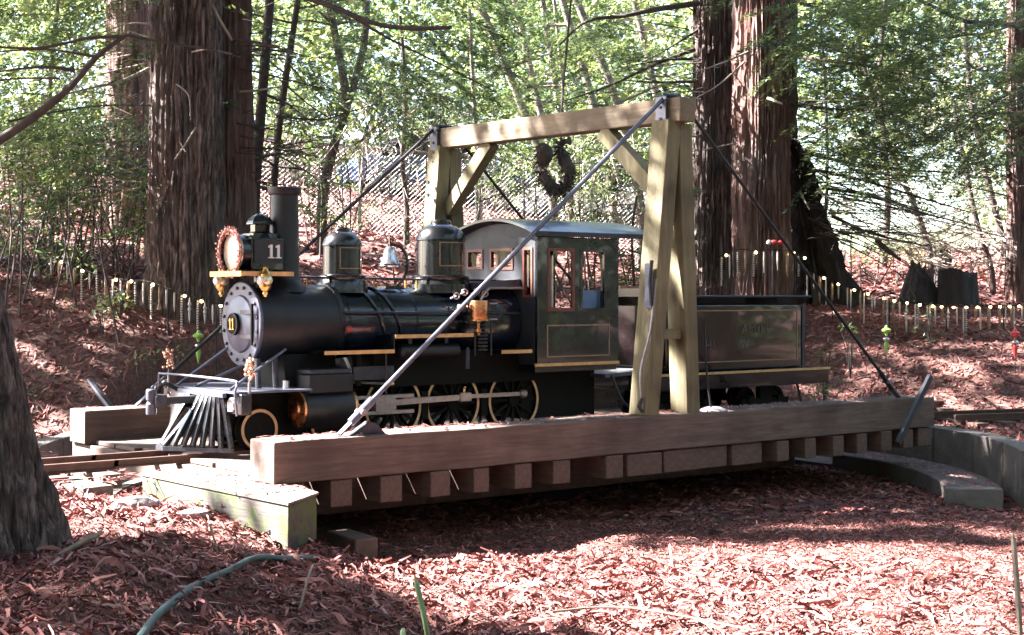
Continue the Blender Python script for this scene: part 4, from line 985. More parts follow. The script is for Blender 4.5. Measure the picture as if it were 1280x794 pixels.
def vol(px0, px1, py0, py1, D0, D1, n, rs, thr=-.25, sc=.9):
    """random points of a crown volume, gathered into clumps by noise"""
    out = []
    while len(out) < n:
        D = rs.uniform(D0, D1); p = at(rs.uniform(px0, px1), rs.uniform(py0, py1), D)
        if float(vnoise(p.x*sc, p.y*sc, p.z*sc*1.3)) > thr: out.append(p)
    return np.array([tuple(p) for p in out])
def rdirs(n, rs, az=None, spread=6.3, el=0.0, elv=.25):
    a = rs.uniform(-spread/2, spread/2, n)+(az if az is not None else 0); e_ = rs.normal(el, elv, n)
    # azimuth 0 = to the right of the view
    r_ = np.array([FS, -FC, 0.]); f_ = np.array([FC, FS, 0.])
    return (np.cos(a)*np.cos(e_))[:, None]*r_+(np.sin(a)*np.cos(e_))[:, None]*f_+np.sin(e_)[:, None]*np.array([0,0,1.])
def branches(t_, lst, mat_, n=6):
    """lst: (points as (px,py,D), start radius, end radius)"""
    for pts, ra, rb2 in lst:
        P_ = smooth_path([at(*q) for q in pts], 5); m_ = len(P_)
        G().tube(P_, [ra+(rb2-ra)*i/(m_-1) for i in range(m_)], n).build('branch', M[mat_], t_, smooth=60)
def twigs(t_, px0, px1, py0, py1, D0, D1, n, rs, mat_, L0, L1, r0, az, el, spread=.9):
    """thin bare twigs of one tree, joined (too many and fine to pick apart)"""
    g = G()
    for i in range(n):
        p = at(rs.uniform(px0, px1), rs.uniform(py0, py1), rs.uniform(D0, D1)); d = Vector(rdirs(1, rs, az, spread, el, .22)[0].tolist()); l_ = rs.uniform(L0, L1)
        b_ = Vector((rs.normal(0,.06), rs.normal(0,.06), rs.normal(-.06,.06)))*l_
        rr_ = r0*rs.uniform(.5, 1.2); g.tube([p, p+d*l_*.35+b_*.4, p+d*l_*.7+b_, p+d*l_+b_*1.6], [rr_, rr_*.8, rr_*.5, rr_*.2], 4, cap=False)
        for k in range(3):
            q_ = p+d*l_*rs.uniform(.2, .8)+b_*.6; d2 = (d+Vector(rs.normal(0, .55, 3).tolist())).normalized()
            g.tube([q_, q_+d2*l_*.3], [rr_*.45, rr_*.15], 3, cap=False)
    o = g.build('twigs', M[mat_], t_, smooth=60); o['kind'] = 'stuff'
RS = np.random.default_rng(21)
def crown(t_, VFT, mat_, name='crown'):
    V = np.concatenate([a[0] for a in VFT]); off = 0; Fs = []
    for a in VFT: Fs.append(a[1]+off); off += len(a[0])
    T = np.concatenate([a[2] for a in VFT]); return np_mesh(name, V, np.concatenate(Fs), M[mat_], t_, tone=T)

# foreground trunk, left edge
b0 = gp_(-2.88, 7.3); fg = redwood('massive dark furrowed redwood trunk rising at the left edge of the foreground', (b0.x, b0.y, b0.z-.05), .45, .20, 7, lean=(-.08,.06), flare=.42, mat_='bark_grey', seed=3, ridge=.075, nth=260, nz=300)
# big left tree and its darker twin behind
b1 = gp_(pxlat(233, 15.6), 15.6); bt1 = redwood('large redwood with pale furrowed bark standing on the bank left of the smokestack', (b1.x, b1.y, b1.z), .40, .33, 12, flare=.22, mat_='bark_grey', seed=5, ridge=.05, nth=240, nz=260)
b2 = gp_(pxlat(283, 16.5), 16.5); bt2 = redwood('dark redwood trunk close behind the large left redwood', (b2.x, b2.y, b2.z), .31, .22, 12, lean=(-.004,.004), flare=.25, seed=9, ridge=.035)
b3 = gp_(pxlat(162, 21), 21); bt3 = redwood('dim brown redwood in the shade behind the large left redwood', (b3.x, b3.y, b3.z), .34, .26, 12, seed=13, ridge=.03, nth=120, nz=140)
# right cluster
b4 = gp_(pxlat(953, 17.6), 17.6); bt4 = redwood('tall reddish redwood trunk lit on its left side behind the tender', (b4.x, b4.y, b4.z), .345, .30, 12, flare=.2, seed=6, ridge=.055, nth=240, nz=260)
b5 = gp_(pxlat(893, 18.6), 18.6); bt5 = redwood('grey brown redwood trunk just left of the reddish one', (b5.x, b5.y, b5.z), .27, .24, 12, flare=.15, mat_='bark_grey', seed=17, ridge=.05, nth=200, nz=240)
b6 = gp_(pxlat(978, 19.0), 19.0); bt6 = redwood('dark redwood trunk hidden half behind the reddish one', (b6.x, b6.y, b6.z), .20, .17, 12, flare=.3, seed=19, ridge=.03)
b7 = gp_(pxlat(1030, 18.8), 18.8); bt7 = redwood('dark leaning broken trunk with a wide root mass right of the reddish redwood', (b7.x, b7.y, b7.z), .36, .10, 2.1, lean=(-.16,.12), flare=.55, mat_='burnt', seed=23, ridge=.11, nth=140, nz=140)
b8 = gp_(pxlat(1272, 19.5), 19.5); bt8 = redwood('reddish redwood trunk with many dead branches at the right edge', (b8.x, b8.y, b8.z), .15, .13, 12, flare=.2, seed=29, ridge=.03, nth=120, nz=160)
# stumps
def stump(px, D, r_, h_, seed, label, cut, taper=.1):
    b_ = gp_(pxlat(px, D), D); t_ = thing('tree_stump', b_, label, 'stump'); nth, nz = 80, 26
    th = np.linspace(0, 2*math.pi, nth, endpoint=False); TH, K = np.meshgrid(th, np.linspace(0, 1, nz))
    top = h_*(1-cut*(.5-.5*np.cos(TH-2.0)))+.06*vnoise(TH*3+seed, seed, 0)
    rad = r_*(1+.18*np.exp(-K*4)+.06*np.sin(5*TH+seed))+.03*vnoise(np.cos(TH)*6, np.sin(TH)*6, K*1.2+seed)
    rad = rad*(1-taper*K**1.5)
    V = np.stack([b_.x+rad*np.cos(TH), b_.y+rad*np.sin(TH), b_.z-.15+K*(top+.15)], -1).reshape(-1, 3)
    V = np.concatenate([V, [[b_.x, b_.y, b_.z+h_*(1-cut*.6)-.04]]])
    i, j = np.meshgrid(np.arange(nz-1), np.arange(nth), indexing='ij'); j2 = (j+1) % nth
    F = np.stack([i*nth+j, i*nth+j2, (i+1)*nth+j2, (i+1)*nth+j], -1).reshape(-1, 4)
    np_mesh('stump_wood', V[:-1], F, M['burnt'], t_, smooth=True)
    c_ = len(V)-1; tv = V[(nz-1)*nth:nz*nth]; tv = np.concatenate([tv, V[-1:]])
    np_mesh('cut_top', tv, np.array([[k, (k+1) % nth, nth] for k in range(nth)]), M['burnt'], t_)
stump(1150, 19.0, .27, .56, 2, 'charred stump with a slanting pointed top beyond the string lights', .3, .62)
stump(1196, 18.8, .25, .44, 6, 'charred flat topped stump right of the pointed one', .08)
stump(1178, 22.0, .13, .80, 9, 'tall narrow brown stump behind the two charred stumps', .2)
stump(1266, 20.5, .10, .42, 12, 'small dark post like stump near the right edge', .1)

# thin young trees
def thin_tree(label, pts, r0, r1, n_sp, seed, mat_='twig', leafm='leaf_con', D=20, leafy=(0,0), size=.075, spl=.9):
    base = at(*pts[0]); base.z = min(base.z, gh(base.x, base.y)+.05) if True else base.z
    P_ = [Vector((base.x, base.y, gh(base.x, base.y)-.1))]+[at(*q) for q in pts]
    t_ = thing('young_tree', P_[0], label, 'tree'); sp_ = smooth_path(P_, 6); m_ = len(sp_)
    G().tube(sp_, [r0+(r1-r0)*i/(m_-1) for i in range(m_)], 9).build('trunk', M[mat_], t_, smooth=60)
    rs = np.random.default_rng(seed)
    g = G(); bs = []; ds = []
    for i in range(n_sp):
        k = rs.uniform(.25, 1); p = sp_[int(k*(m_-1))]; d = Vector(rdirs(1, rs, None, 6.3, .1, .25)[0].tolist()); l_ = rs.uniform(.5, 1.5)*spl
        g.tube([p, p+d*l_*.5, p+d*l_-Vector((0,0,.1*l_))], [r1*.45, r1*.3, .003], 5, cap=False)
        for q_ in (.35, .6, .85): bs.append(tuple(p+d*l_*q_)); ds.append(tuple(d+Vector(rs.normal(0,.5,3).tolist())))
    if n_sp:
        o = g.build('limbs', M[mat_], t_, smooth=60); o['kind'] = 'stuff'
        b_ = np.array(bs); crown(t_, [sprays(b_, np.array(ds), rs.uniform(.35, .8, len(b_))*spl, 60, size, .34, rs, width=.4)], leafm)
    return t_
thin_tree('slim dark straight young tree right of the large left redwood', [(318,250,17.2),(326,140,17.2),(338,-10,17.2),(342,-90,17.2)], .075, .05, 10, 1)
thin_tree('slimmer dark young tree beside the slim straight one', [(342,240,18),(350,150,18),(360,80,18),(375,-20,18),(380,-80,18)], .05, .035, 10, 2)
ft = thin_tree('forked grey brown tree in front of the chain link fence', [(403,250,20.5),(415,190,20.5),(432,130,20.5),(422,60,20.5),(406,-20,20.5)], .085, .05, 8, 3, 'twig')
branches(ft, [([(432,132,20.5),(447,90,20.6),(457,40,20.6),(459,-30,20.6)], .06, .045)], 'twig')
lean_px = [(690,245,655,140,590,-20),(706,250,676,142,640,-15),(712,235,699,138,676,-10),(726,230,707,132,690,-20),(766,250,742,132,700,-10),(800,255,772,130,715,-15),(842,250,820,118,790,-10),(600,240,592,120,584,-20)]
for i, (a_,b_,c_,d_,e_,f_) in enumerate(lean_px):
    D = [23,25.5,24,27,23.5,22.5,24.5,26][i]
    thin_tree(['thin grey trunk leaning left, leftmost of the leaning row above the gallows beam','second thin trunk of the leaning row above the gallows beam','third leaning trunk, thin and nearly straight, above the gallows beam','fourth leaning trunk, thinnest of the row above the gallows beam','fifth leaning trunk, grey and thicker, above the gallows beam','sixth leaning trunk, darkest of the row above the gallows beam','seventh leaning trunk near the right end of the gallows beam','upright thin trunk above the left end of the gallows beam'][i],
              [(a_,b_,D),(c_,d_,D),(e_,f_,D),(e_-15,f_-60,D)], [.08,.075,.065,.04,.09,.085,.07,.045][i], .05 if i not in (3,7) else .03, 7, 30+i, leafm='leaf_con', size=.10, mat_='graytrunk')
for i, (pts, rr_, lab) in enumerate([
    ([(1162,315,21),(1140,250,21),(1118,200,21),(1090,120,21),(1070,40,21)], .05, 'thin bare leaning sapling behind the charred stumps'),
    ([(1240,340,20.5),(1222,280,20.5),(1205,200,20.5),(1190,120,20.5)], .045, 'bare reddish sapling leaning left near the right edge'),
    ([(1262,335,22),(1236,230,22),(1215,130,22),(1205,20,22)], .06, 'dim brown sapling between the right edge trunk and the bare one'),
    ([(1030,300,20),(1034,220,20),(1032,120,20),(1025,20,20)], .03, 'thin dark sapling right of the leaning broken trunk'),
    ([(508,255,23),(503,200,23),(507,120,23),(500,20,23)], .05, 'thin upright tree behind the sand dome'),
    ([(62,320,19),(70,220,19),(62,120,19),(75,-20,19)], .045, 'thin shaded tree at the far left behind the shrubs'),
    ([(1105,330,26),(1110,240,26),(1100,100,26),(1108,-20,26)], .07, 'pale trunk standing in the bright clearing')]):
    thin_tree(lab, pts, rr_, rr_*.6, 5, 60+i, size=.08)

# dead branches and twigs of the big trees
branches(bt3, [([(-40,200,12.5),(40,148,12.6),(88,108,12.7),(122,70,12.8),(158,44,12.9)], .047, .018), ([(158,44,12.9),(200,52,13.2),(262,62,13.6),(300,72,14)], .016, .006),
    ([(155,46,12.9),(110,48,12.7),(50,60,12.5),(-20,58,12.4)], .018, .010), ([(122,72,12.8),(60,62,12.6),(-20,66,12.4)], .014, .006), ([(92,88,12.7),(50,84,12.5),(-20,92,12.4)], .020, .008),
    ([(75,98,12.7),(30,98,12.6),(-20,102,12.5)], .012, .006), ([(10,152,12.6),(70,140,12.9),(130,132,13.5),(188,132,14.4)], .011, .006)], 'twig')
branches(bt1, [([(186,86,15.3),(150,102,15),(110,111,14.6),(60,125,14.2),(10,145,14)], .020, .006), ([(186,30,15.2),(160,30,15.0),(130,40,14.8)], .012, .004)], 'twiglit')
branches(bt1, [([(245,160,15.05),(228,186,14.9),(218,200,14.8)], .011, .006), ([(220,105,15.1),(236,120,15.0),(238,150,14.95)], .009, .005), ([(225,178,15.05),(232,190,14.9)], .009, .005), ([(240,65,15.1),(262,62,15.0),(290,68,15.2)], .009, .005)], 'twiglit')
branches(bt2, [([(255,-15,15.5),(272,20,15.4),(290,50,15.6)], .020, .014), ([(300,115,16),(330,112,15.8),(352,108,15.6)], .014, .007)], 'twiglit')
branches(bt2, [([(290,48,15.6),(340,58,15.4),(380,70,15.2)], .015, .008), ([(360,-10,15.5),(420,10,15.4),(470,30,15.3),(520,36,15.2),(565,34,15.2)], .034, .020), ([(430,14,15.4),(480,45,15.5),(540,75,15.6),(620,115,15.8)], .018, .006),
    ([(300,170,16),(350,180,16),(372,182,15.8)], .012, .004), ([(345,145,16),(400,150,16),(430,142,16.2),(480,128,16.5)], .014, .005), ([(350,100,15.9),(385,130,15.9),(415,150,15.9)], .013, .006), ([(300,85,16),(380,105,16.2),(430,118,16.4)], .012, .005)], 'twig')
branches(bt5, [([(872,4,18.3),(820,12,17.9),(780,20,17.7),(733,27,17.5),(700,56,17.3)], .045, .010), ([(868,62,18.3),(820,80,18),(760,108,17.8),(700,128,17.6)], .030, .007), ([(868,74,18.3),(830,75,18),(790,82,17.8)], .022, .008),
    ([(872,38,18.3),(840,58,18),(800,80,17.8)], .018, .006), ([(868,102,18.4),(820,103,18.2),(775,100,18)], .022, .006)], 'twig')
branches(bt5, [([(935,65,17.2),(905,78,17),(870,90,16.8),(830,100,16.6)], .014, .005), ([(930,78,17.2),(900,105,17),(868,124,16.8)], .013, .005), ([(915,180,17.4),(885,186,17.2),(862,190,17)], .009, .004)], 'twiglit')
branches(bt4, [([(975,68,17.4),(1020,74,17.1),(1080,82,16.9),(1140,96,16.8),(1190,104,16.7)], .030, .008), ([(1000,4,17.4),(1060,22,17.2),(1120,38,17)], .022, .008), ([(985,130,17.5),(1040,136,17.3),(1100,142,17.1)], .020, .006)], 'twig')
branches(bt8, [([(1300,36,19),(1250,30,18.6),(1205,26,18.4),(1170,10,18.3),(1130,-8,18.2)], .040, .018), ([(1290,100,19.2),(1240,130,19),(1190,165,18.8)], .022, .007), ([(1285,140,19.2),(1230,142,19),(1200,138,18.8)], .022, .008), ([(1290,20,19),(1240,40,18.8),(1160,50,18.6),(1110,78,18.5)], .02, .006)], 'twig')
branches(bt7, [([(1000,190,18.4),(1060,203,18.2),(1140,213,18),(1215,216,17.9)], .028, .006), ([(1015,212,18.5),(1080,226,18.4),(1160,250,18.3),(1215,266,18.2)], .026, .006), ([(1025,235,18.5),(1090,245,18.4),(1160,268,18.3),(1230,285,18.2)], .024, .006),
    ([(1040,270,18.5),(1090,292,18.4),(1160,308,18.3)], .028, .008), ([(1095,300,18.4),(1125,325,18.4)], .035, .02)], 'twig')
branches(bt7, [([(1022,238,18.3),(1045,252,18.1),(1068,262,18)], .020, .012), ([(1035,266,18.3),(1068,266,18.1)], .016, .01), ([(1052,280,18.3),(1085,284,18.1)], .018, .01), ([(1050,288,18.3),(1095,298,18.1),(1130,303,18)], .020, .008), ([(960,123,17.2),(978,130,17.0)], .022, .012), ([(1000,240,18.2),(1012,262,18.1)], .014,.008)], 'twiglit')
rs = np.random.default_rng(77)
twigs(bt7, 1000, 1060, 180, 300, 17.8, 19, 60, rs, 'twig', .8, 2.4, .009, 0, -.12, .7)
twigs(bt7, 1020, 1100, 240, 300, 18.2, 19, 30, rs, 'twiglit', .5, 1.4, .008, 0, -.15, .7)
twigs(bt8, 1130, 1280, 60, 330, 18.6, 21, 110, rs, 'twiglit', .5, 1.5, .008, 2.6, .15, 2.2)
twigs(bt8, 1180, 1290, 0, 330, 18.8, 20.5, 60, rs, 'twig', .5, 1.5, .009, 3.0, .0, 1.2)
twigs(bt2, 290, 330, 0, 240, 15.8, 17, 40, rs, 'twig', .4, 1.3, .008, 0, .1, 1.0)
twigs(bt1, 120, 190, 40, 240, 15, 16, 30, rs, 'twiglit', .3, 1.0, .007, 3.0, .0, 1.0)
twigs(bt4, 985, 1010, 0, 200, 17, 18.5, 40, rs, 'twig', .6, 2.0, .009, 0, .05, .8)
twigs(bt5, 840, 880, 0, 220, 17.5, 18.5, 36, rs, 'twig', .5, 2.0, .008, 3.1, .05, .8)

# crowns: sprays hanging into the picture from the big trees, each crown belonging to its own tree
def spray_crown(t_, boxes, seed, leafm='leaf_con', leaf=.062, m_=110, tone=.5, L=(.5,1.1), thr=-.2):
    rs = np.random.default_rng(seed); out = []
    for (x0,x1,y0,y1,d0,d1,n,az,el) in boxes:
        p = vol(x0,x1,y0,y1,d0,d1,n,rs,thr=thr); out.append(sprays(p, rdirs(n, rs, az, 1.9, el, .2), rs.uniform(L[0], L[1], n), int(m_*2.1), leaf, .21, rs, droop=.4, tone_mu=tone))
    crown(t_, out, leafm)
spray_crown(bt8, [(1000,1330,-60,60,14.5,19,120,3.1,-.05),(1080,1330,50,190,15,19.5,120,3.1,-.1),(1150,1300,180,230,17,20,14,3.1,-.1)], 1, m_=130)
spray_crown(bt4, [(985,1120,-60,100,16,18.5,60,0,-.05),(990,1130,100,190,16.5,19,34,0,-.1)], 2, m_=130)
spray_crown(bt5, [(640,880,-60,70,16.5,20,70,3.1,-.05),(560,860,50,120,17.5,21,24,3.1,-.05)], 3, m_=120)
spray_crown(bt2, [(300,600,-60,90,15.5,19,90,0,-.05),(440,640,90,170,17,20,46,0,-.1)], 4, m_=120, tone=.45)
spray_crown(bt3, [(-60,190,-60,110,12.5,18,90,3.1,-.05),(-60,190,100,200,13.5,18,60,3.1,-.1)], 5, m_=120)
spray_crown(bt1, [(130,200,150,240,14.5,15.5,10,3.1,-.1),(60,190,-40,60,14,16,20,3.1,-.05)], 6)

# shrubs: broad leaves on many stems
def shrub(label, boxes, seed, base_px, D, leaf=.075, tone=.5, nst=14, m_=34):
    rs = np.random.default_rng(seed); b_ = gp_(pxlat(base_px, D), D); t_ = thing('shrub', b_, label, 'shrub'); out = []; g = G()
    for (x0,x1,y0,y1,d0,d1,n) in boxes:
        c_ = vol(x0,x1,y0,y1,d0,d1,n,rs,thr=-.15,sc=1.6); out.append(clumps(c_, rs.uniform(.08,.20,n), m_, leaf, .36, rs, tone_mu=tone))
        for k in range(0, n, max(1, n//nst)):
            p = Vector(c_[k].tolist()); q_ = Vector((p.x+rs.normal(0,.25), p.y+rs.normal(0,.25), 0)); q_.z = gh(q_.x, q_.y)-.05
            g.tube([q_, q_.lerp(p, .5)+Vector((rs.normal(0,.08),rs.normal(0,.08),0)), p], [.014,.010,.004], 5, cap=False)
    o = g.build('stems', M['twig'], t_, smooth=60); o['kind'] = 'stuff'; crown(t_, out, 'leaf_broad', 'foliage'); return t_
shrub('bright green shrub in the sun left of the large left redwood', [(-20,110,130,230,14.5,18,60)], 1, 60, 16.5, tone=.62)
shrub('dense mixed green shrub filling the bank behind the left string lights', [(60,190,140,260,15.5,18,90),(0,190,200,290,15.6,18,70)], 2, 120, 16.8, tone=.45)
shrub('low leafy shrub at the far left above the bank', [(-20,120,230,330,15.6,18,55)], 3, 30, 16.5, tone=.5)
shrub('small shrub with shiny leaves at the foot of the large left redwood', [(150,196,220,300,15.3,16,26)], 4, 172, 15.7, leaf=.06, tone=.55, nst=8)
shrub('tangled leafy shrub along the fence behind the smokestack', [(340,560,100,165,19.5,22,56)], 5, 450, 21, tone=.55, leaf=.085)
shrub('light green shrub seen between the gallows posts', [(590,830,170,250,19,23,90)], 6, 700, 21, tone=.62, leaf=.08)
shrub('low green shrub behind the cab roof', [(640,800,235,290,18.5,20,36)], 7, 720, 19.2, tone=.55, leaf=.06)
shrub('sparse shrub on the sunlit slope behind the bell', [(390,620,260,300,18.5,21,16)], 8, 500, 19.5, tone=.6, leaf=.06, nst=6)
shrub('yellow green sunlit bush behind the charred stumps', [(1060,1165,292,325,21,23,26)], 9, 1110, 22, tone=.85, leaf=.08)
shrub('leafy bush beyond the clearing at the right', [(1180,1290,200,290,22,26,40)], 10, 1240, 24, tone=.6, leaf=.09)
shrub('dark small shrub between the two right trunks and the broken one', [(985,1080,230,300,19.5,21,30)], 11, 1030, 20, tone=.35, leaf=.06)
rs = np.random.default_rng(5)
# brown twiggy brush along the fence
tb_ = thing('brushwood', gp_(pxlat(480,21),21), 'tangle of bare brown stems in front of the chain link fence', 'brush')
twigs(tb_, 350, 620, 170, 290, 19.5, 23, 130, rs, 'twiglit', .5, 1.5, .009, 1.2, .9, 3.0)
twigs(tb_, 350, 620, 150, 270, 19.5, 22, 90, rs, 'twig', .5, 1.5, .009, 1.2, .9, 3.0)
tb_ = thing('brushwood', gp_(pxlat(700,21),21), 'tangle of bare stems behind the cab roof', 'brush')
twigs(tb_, 600, 860, 190, 300, 19.5, 23, 90, rs, 'twiglit', .4, 1.2, .008, 1.2, .9, 3.0)
tb_ = thing('brushwood', gp_(pxlat(90,16.5),16.5), 'bare stems standing among the shrubs at the left', 'brush')
twigs(tb_, -20, 190, 150, 330, 15.8, 18.5, 70, rs, 'twiglit', .3, 1.0, .008, 1.2, .9, 3.0)
tb_ = thing('brushwood', gp_(pxlat(1200,20),20), 'heap of pale broken branches beside the right edge trunk', 'brush')
twigs(tb_, 1160, 1290, 290, 340, 19.5, 21.5, 90, rs, 'twiglit', .4, 1.3, .010, 2.2, .3, 3.0)
# saplings beside the near A frame and small plants on the bank
def plant(label, px, py, D, n, r_, leaf, seed, tone=.7, stem=True):
    rs = np.random.default_rng(seed); c_ = at(px, py, D); b_ = Vector((c_.x, c_.y, gh(c_.x, c_.y))); t_ = thing('small_plant', b_, label, 'plant')
    g = G(); pts = []
    for i in range(6):
        q_ = c_+Vector((rs.normal(0, r_), rs.normal(0, r_), rs.normal(0, r_*.7))); q_.z = max(q_.z, gh(q_.x, q_.y)+.03); g.tube([Vector((b_.x, b_.y, b_.z-.02)), b_.lerp(q_, .6)+Vector((0,0,.03)), q_], [.006,.005,.002], 5, cap=False); pts.append(tuple(q_))
    g.build('stem', M['twig'], t_, smooth=60); crown(t_, [clumps(np.array(pts), np.full(6, r_*.55), n//6, leaf, .4, rs, tone_mu=tone)], 'leaf_broad', 'leaves')
for a_ in [('small bright green plant on the left bank below the string lights',150,375,14.9,90,.12,.07,1,.7),('pale green low plant in the middle of the left bank',128,388,14.6,60,.10,.06,2,.6),('tuft of green leaves on the left bank near the far beam',190,440,14,50,.09,.06,3,.45),
           ('small green seedling at the lower left of the bank',32,492,13.6,40,.07,.05,4,.55),('light green seedling on the bank behind the truss rod',1063,408,16.4,50,.06,.06,5,.85),('grey green plant on the right bank under the string lights',1165,410,16.8,70,.16,.06,6,.4),
           ('green seedling low on the bank behind the tender',1030,440,15.6,24,.04,.05,7,.8),('green leaves growing beside the far side of the tender',1030,480,15.0,60,.10,.07,8,.75),('leafy sprig at the foot of the far left bank crest',60,345,15.6,70,.18,.07,9,.6),
           ('fern like plant left of the large redwood roots',100,330,15.7,70,.15,.07,10,.5)]: plant(*a_)
sp_ = thing('fir_sapling', gp_(pxlat(790,15.3),15.3), 'slender grey green fir sapling growing between the cab and the near A frame', 'sapling')
sap = [at(792,500,14.9), at(795,400,14.9), at(790,300,14.9), at(796,245,14.9)]; G().tube(smooth_path(sap,5), .014, 7).build('trunk', M['twig'], sp_)
rs = np.random.default_rng(12); bp_ = np.concatenate([vol(776,800,330,500,14.85,14.95,40,rs,thr=-2), vol(768,842,225,335,14.7,15.0,40,rs,thr=-2)])[:80]; crown(sp_, [sprays(bp_, rdirs(80, rs, None, 6.3, .15, .25), rs.uniform(.2,.42,80), 60, .05, .3, rs, tone_mu=.55)], 'leaf_con')

# chain link fence
def fence(lat0, lat1, D0, D1, h_, label):
    p0 = gp_(lat0, D0); p1 = gp_(lat1, D1); t_ = thing('chain_link_fence', p0, label, 'fence'); L_ = (Vector((p1.x-p0.x, p1.y-p0.y, 0))).length; n = int(L_/2.4)+1
    def fp(s, z): 
        k = s/L_; x = p0.x+(p1.x-p0.x)*k; y = p0.y+(p1.y-p0.y)*k; return Vector((x, y, p0.z+(p1.z-p0.z)*k+z))
    for i in range(n+1): G().tube([fp(L_*i/n, -.3), fp(L_*i/n, h_+.05)], .03, 8).build('fence_post', M['fence'], t_)
    G().tube([fp(0, h_), fp(L_, h_)], .02, 8).build('top_rail', M['fence'], t_)
    g = G(); s = -h_
    while s < L_:
        for sg in (1, -1):
            a0, z0, a1, z1 = (s, 0, s+h_, h_) if sg > 0 else (s+h_, 0, s, h_)
            if a0 < 0: z0 += (0-a0)*(1 if a1 > a0 else -1); a0 = 0
            if a1 < 0: z1 = z0+(0-a0)/(a1-a0)*(z1-z0) if a1 != a0 else z1; a1 = 0
            if a0 > L_: f_ = (L_-a1)/(a0-a1); z0 = z1+(z0-z1)*f_; a0 = L_
            if a1 > L_: f_ = (L_-a0)/(a1-a0); z1 = z0+(z1-z0)*f_; a1 = L_
            if abs(a1-a0) > .02 and abs(z1-z0) > .01: g.tube([fp(a0, z0), fp(a1, z1)], .006, 3, cap=False)
        s += .08
    o = g.build('wire_mesh', M['fence'], t_, smooth=0); o['kind'] = 'stuff'
fence(pxlat(300,24), pxlat(880,25), 24, 25, 1.45, 'grey chain link fence crossing behind the locomotive and the gallows')
fence(pxlat(-40,24.5), pxlat(300,24), 24.5, 24, 1.45, 'grey chain link fence at the far left behind the shrubs')

# parked cars far behind the fence
def car(px, D, yaw, paint, label):
    lt = pxlat(px, D); b_ = gp_(lt, D, .0); t_ = thing('parked_car', b_, label, 'car', None)
    ca, sa = math.cos(yaw), math.sin(yaw)
    def Tp(x, y, z): return Vector((b_.x+ca*x-sa*y, b_.y+sa*x+ca*y, b_.z+z))
    def profile(pts, y0, y1, nm, mt, par, inset=0):
        g = G(); n = len(pts); g.v = [tuple(Tp(x, y0, z)) for x, z in pts]+[tuple(Tp(x, y1, z)) for x, z in pts]
        g.f = [tuple(range(n-1,-1,-1)), tuple(range(n,2*n))]+[(i,(i+1)%n,n+(i+1)%n,n+i) for i in range(n)]; return g.build(nm, mt, par, bevel=.03)
    bd = profile([(-2.1,.35),(2.15,.35),(2.2,.62),(2.0,.80),(1.0,.90),(-1.0,.92),(-2.05,.90),(-2.2,.70)], -.85, .85, 'body', paint, t_)
    profile([(1.0,.90),(.35,1.40),(-1.0,1.42),(-1.75,.92)], -.72, .72, 'cabin', M['chassis'], t_)
    profile([(.38,1.401),(-1.02,1.421),(-1.0,1.45),(.33,1.43)], -.70, .70, 'roof', paint, t_)
    for x in (-1.35, 1.35):
        for y in (-.80, .80):
            wv = G(); wv.lathe(Tp(x, y, .32), [(.0,-.08),(.30,-.10),(.32,-.06),(.32,.06),(.30,.10),(0,.08)], axis=(-sa,ca,0), n=20, cap=False); wo = wv.build('wheel', M['tyre'], t_)
            G().lathe(Tp(x, y, .32), [(0,-.11),(.17,-.11),(.17,.11),(0,.11)], axis=(-sa,ca,0), n=14, cap=False).build('rim', M['silver'], wo)
    for y in (-.6,.6): G().sphere(tuple(Tp(2.15, y, .66)), .09, 10, 8).build('headlight', M['white'], t_)
car(545, 34, -.2, M['bluecar'], 'blue parked car glimpsed through foliage behind the forked tree')
car(770, 33, -.75, M['white'], 'pale parked car glimpsed behind the gallows beam')

# far wood beyond the fence
rs = np.random.default_rng(99); cc = []; n_far = 4800
while len(cc) < n_far:
    D = rs.uniform(34, 66); lat = rs.uniform(-.42, .42)*D*1.1; 
    right = lat/D > .17
    hmax = (11 if not right else 12); z = rs.uniform(0, 1)**.8*hmax+(1.5+(D-34)*.12); pxx = 640+lat/D*FOC; pyy = HY-(z-CAM.z)/D*FOC
    if 1010 < pxx < 1250 and pyy > 190: continue
    p = W(lat, D); 
    if float(vnoise(p.x*.28, p.y*.28, z*.4)) < -.25: continue
    cc.append((p.x, p.y, z))
V, F, T = clumps(np.array(cc), rs.uniform(.5,1.2,n_far), 26, .30, .5, rs, tone_mu=.55)
fw_ = np_mesh('far_wood', V, F, M['leaf_far'], tone=T); tag(fw_, 'hazy light green mass of sunlit leaves far beyond the fence', 'woodland', kind='stuff')

# redwoods added unseen at left; crowns shaped to cast chosen shade and sun patches
def sunplane(p):   # coordinates across the sunlight
    e1 = Vector((FC, FS, 0)).normalized(); e2 = SUNV.cross(e1).normalized()
    if e2.z < 0: e2 = -e2
    return e1, e2
E1 = Vector((.6,.8,0)); E1 = (E1-SUNV*E1.dot(SUNV)).normalized(); E2 = SUNV.cross(E1); E2 = E2 if E2.z > 0 else -E2
e1a, e2a, sva = (np.array(tuple(q)) for q in (E1, E2, SUNV)); cama = np.array(tuple(CAM))
def uw(P): d = np.asarray(P)-cama; return d@e1a, d@e2a
lit_pts = []   # (point, radius)
def lit(px, py, D, r_, n=1, spread=0): lit_pts.append((at(px, py, D), r_))
def litg(px, py, r_):
    P_, D_ = ground_at(px, py); lit_pts.append((P_, r_))
for px in range(590, 1400, 28):
    k = (px-545)/735
    top = 716-42*k; bot = 742+10*k
    for py in (top+10, (top+bot)/2, bot): litg(px, py, .27)
for px in range(640, 1400, 30): litg(px, 766, .20 if px % 90 else .05)
for px in range(1180, 1290, 16): litg(px, 510, .04)
for px in range(860, 1400, 30):
    for py in (786, 812): litg(px, py, .20 if (px+py) % 4 else .06)
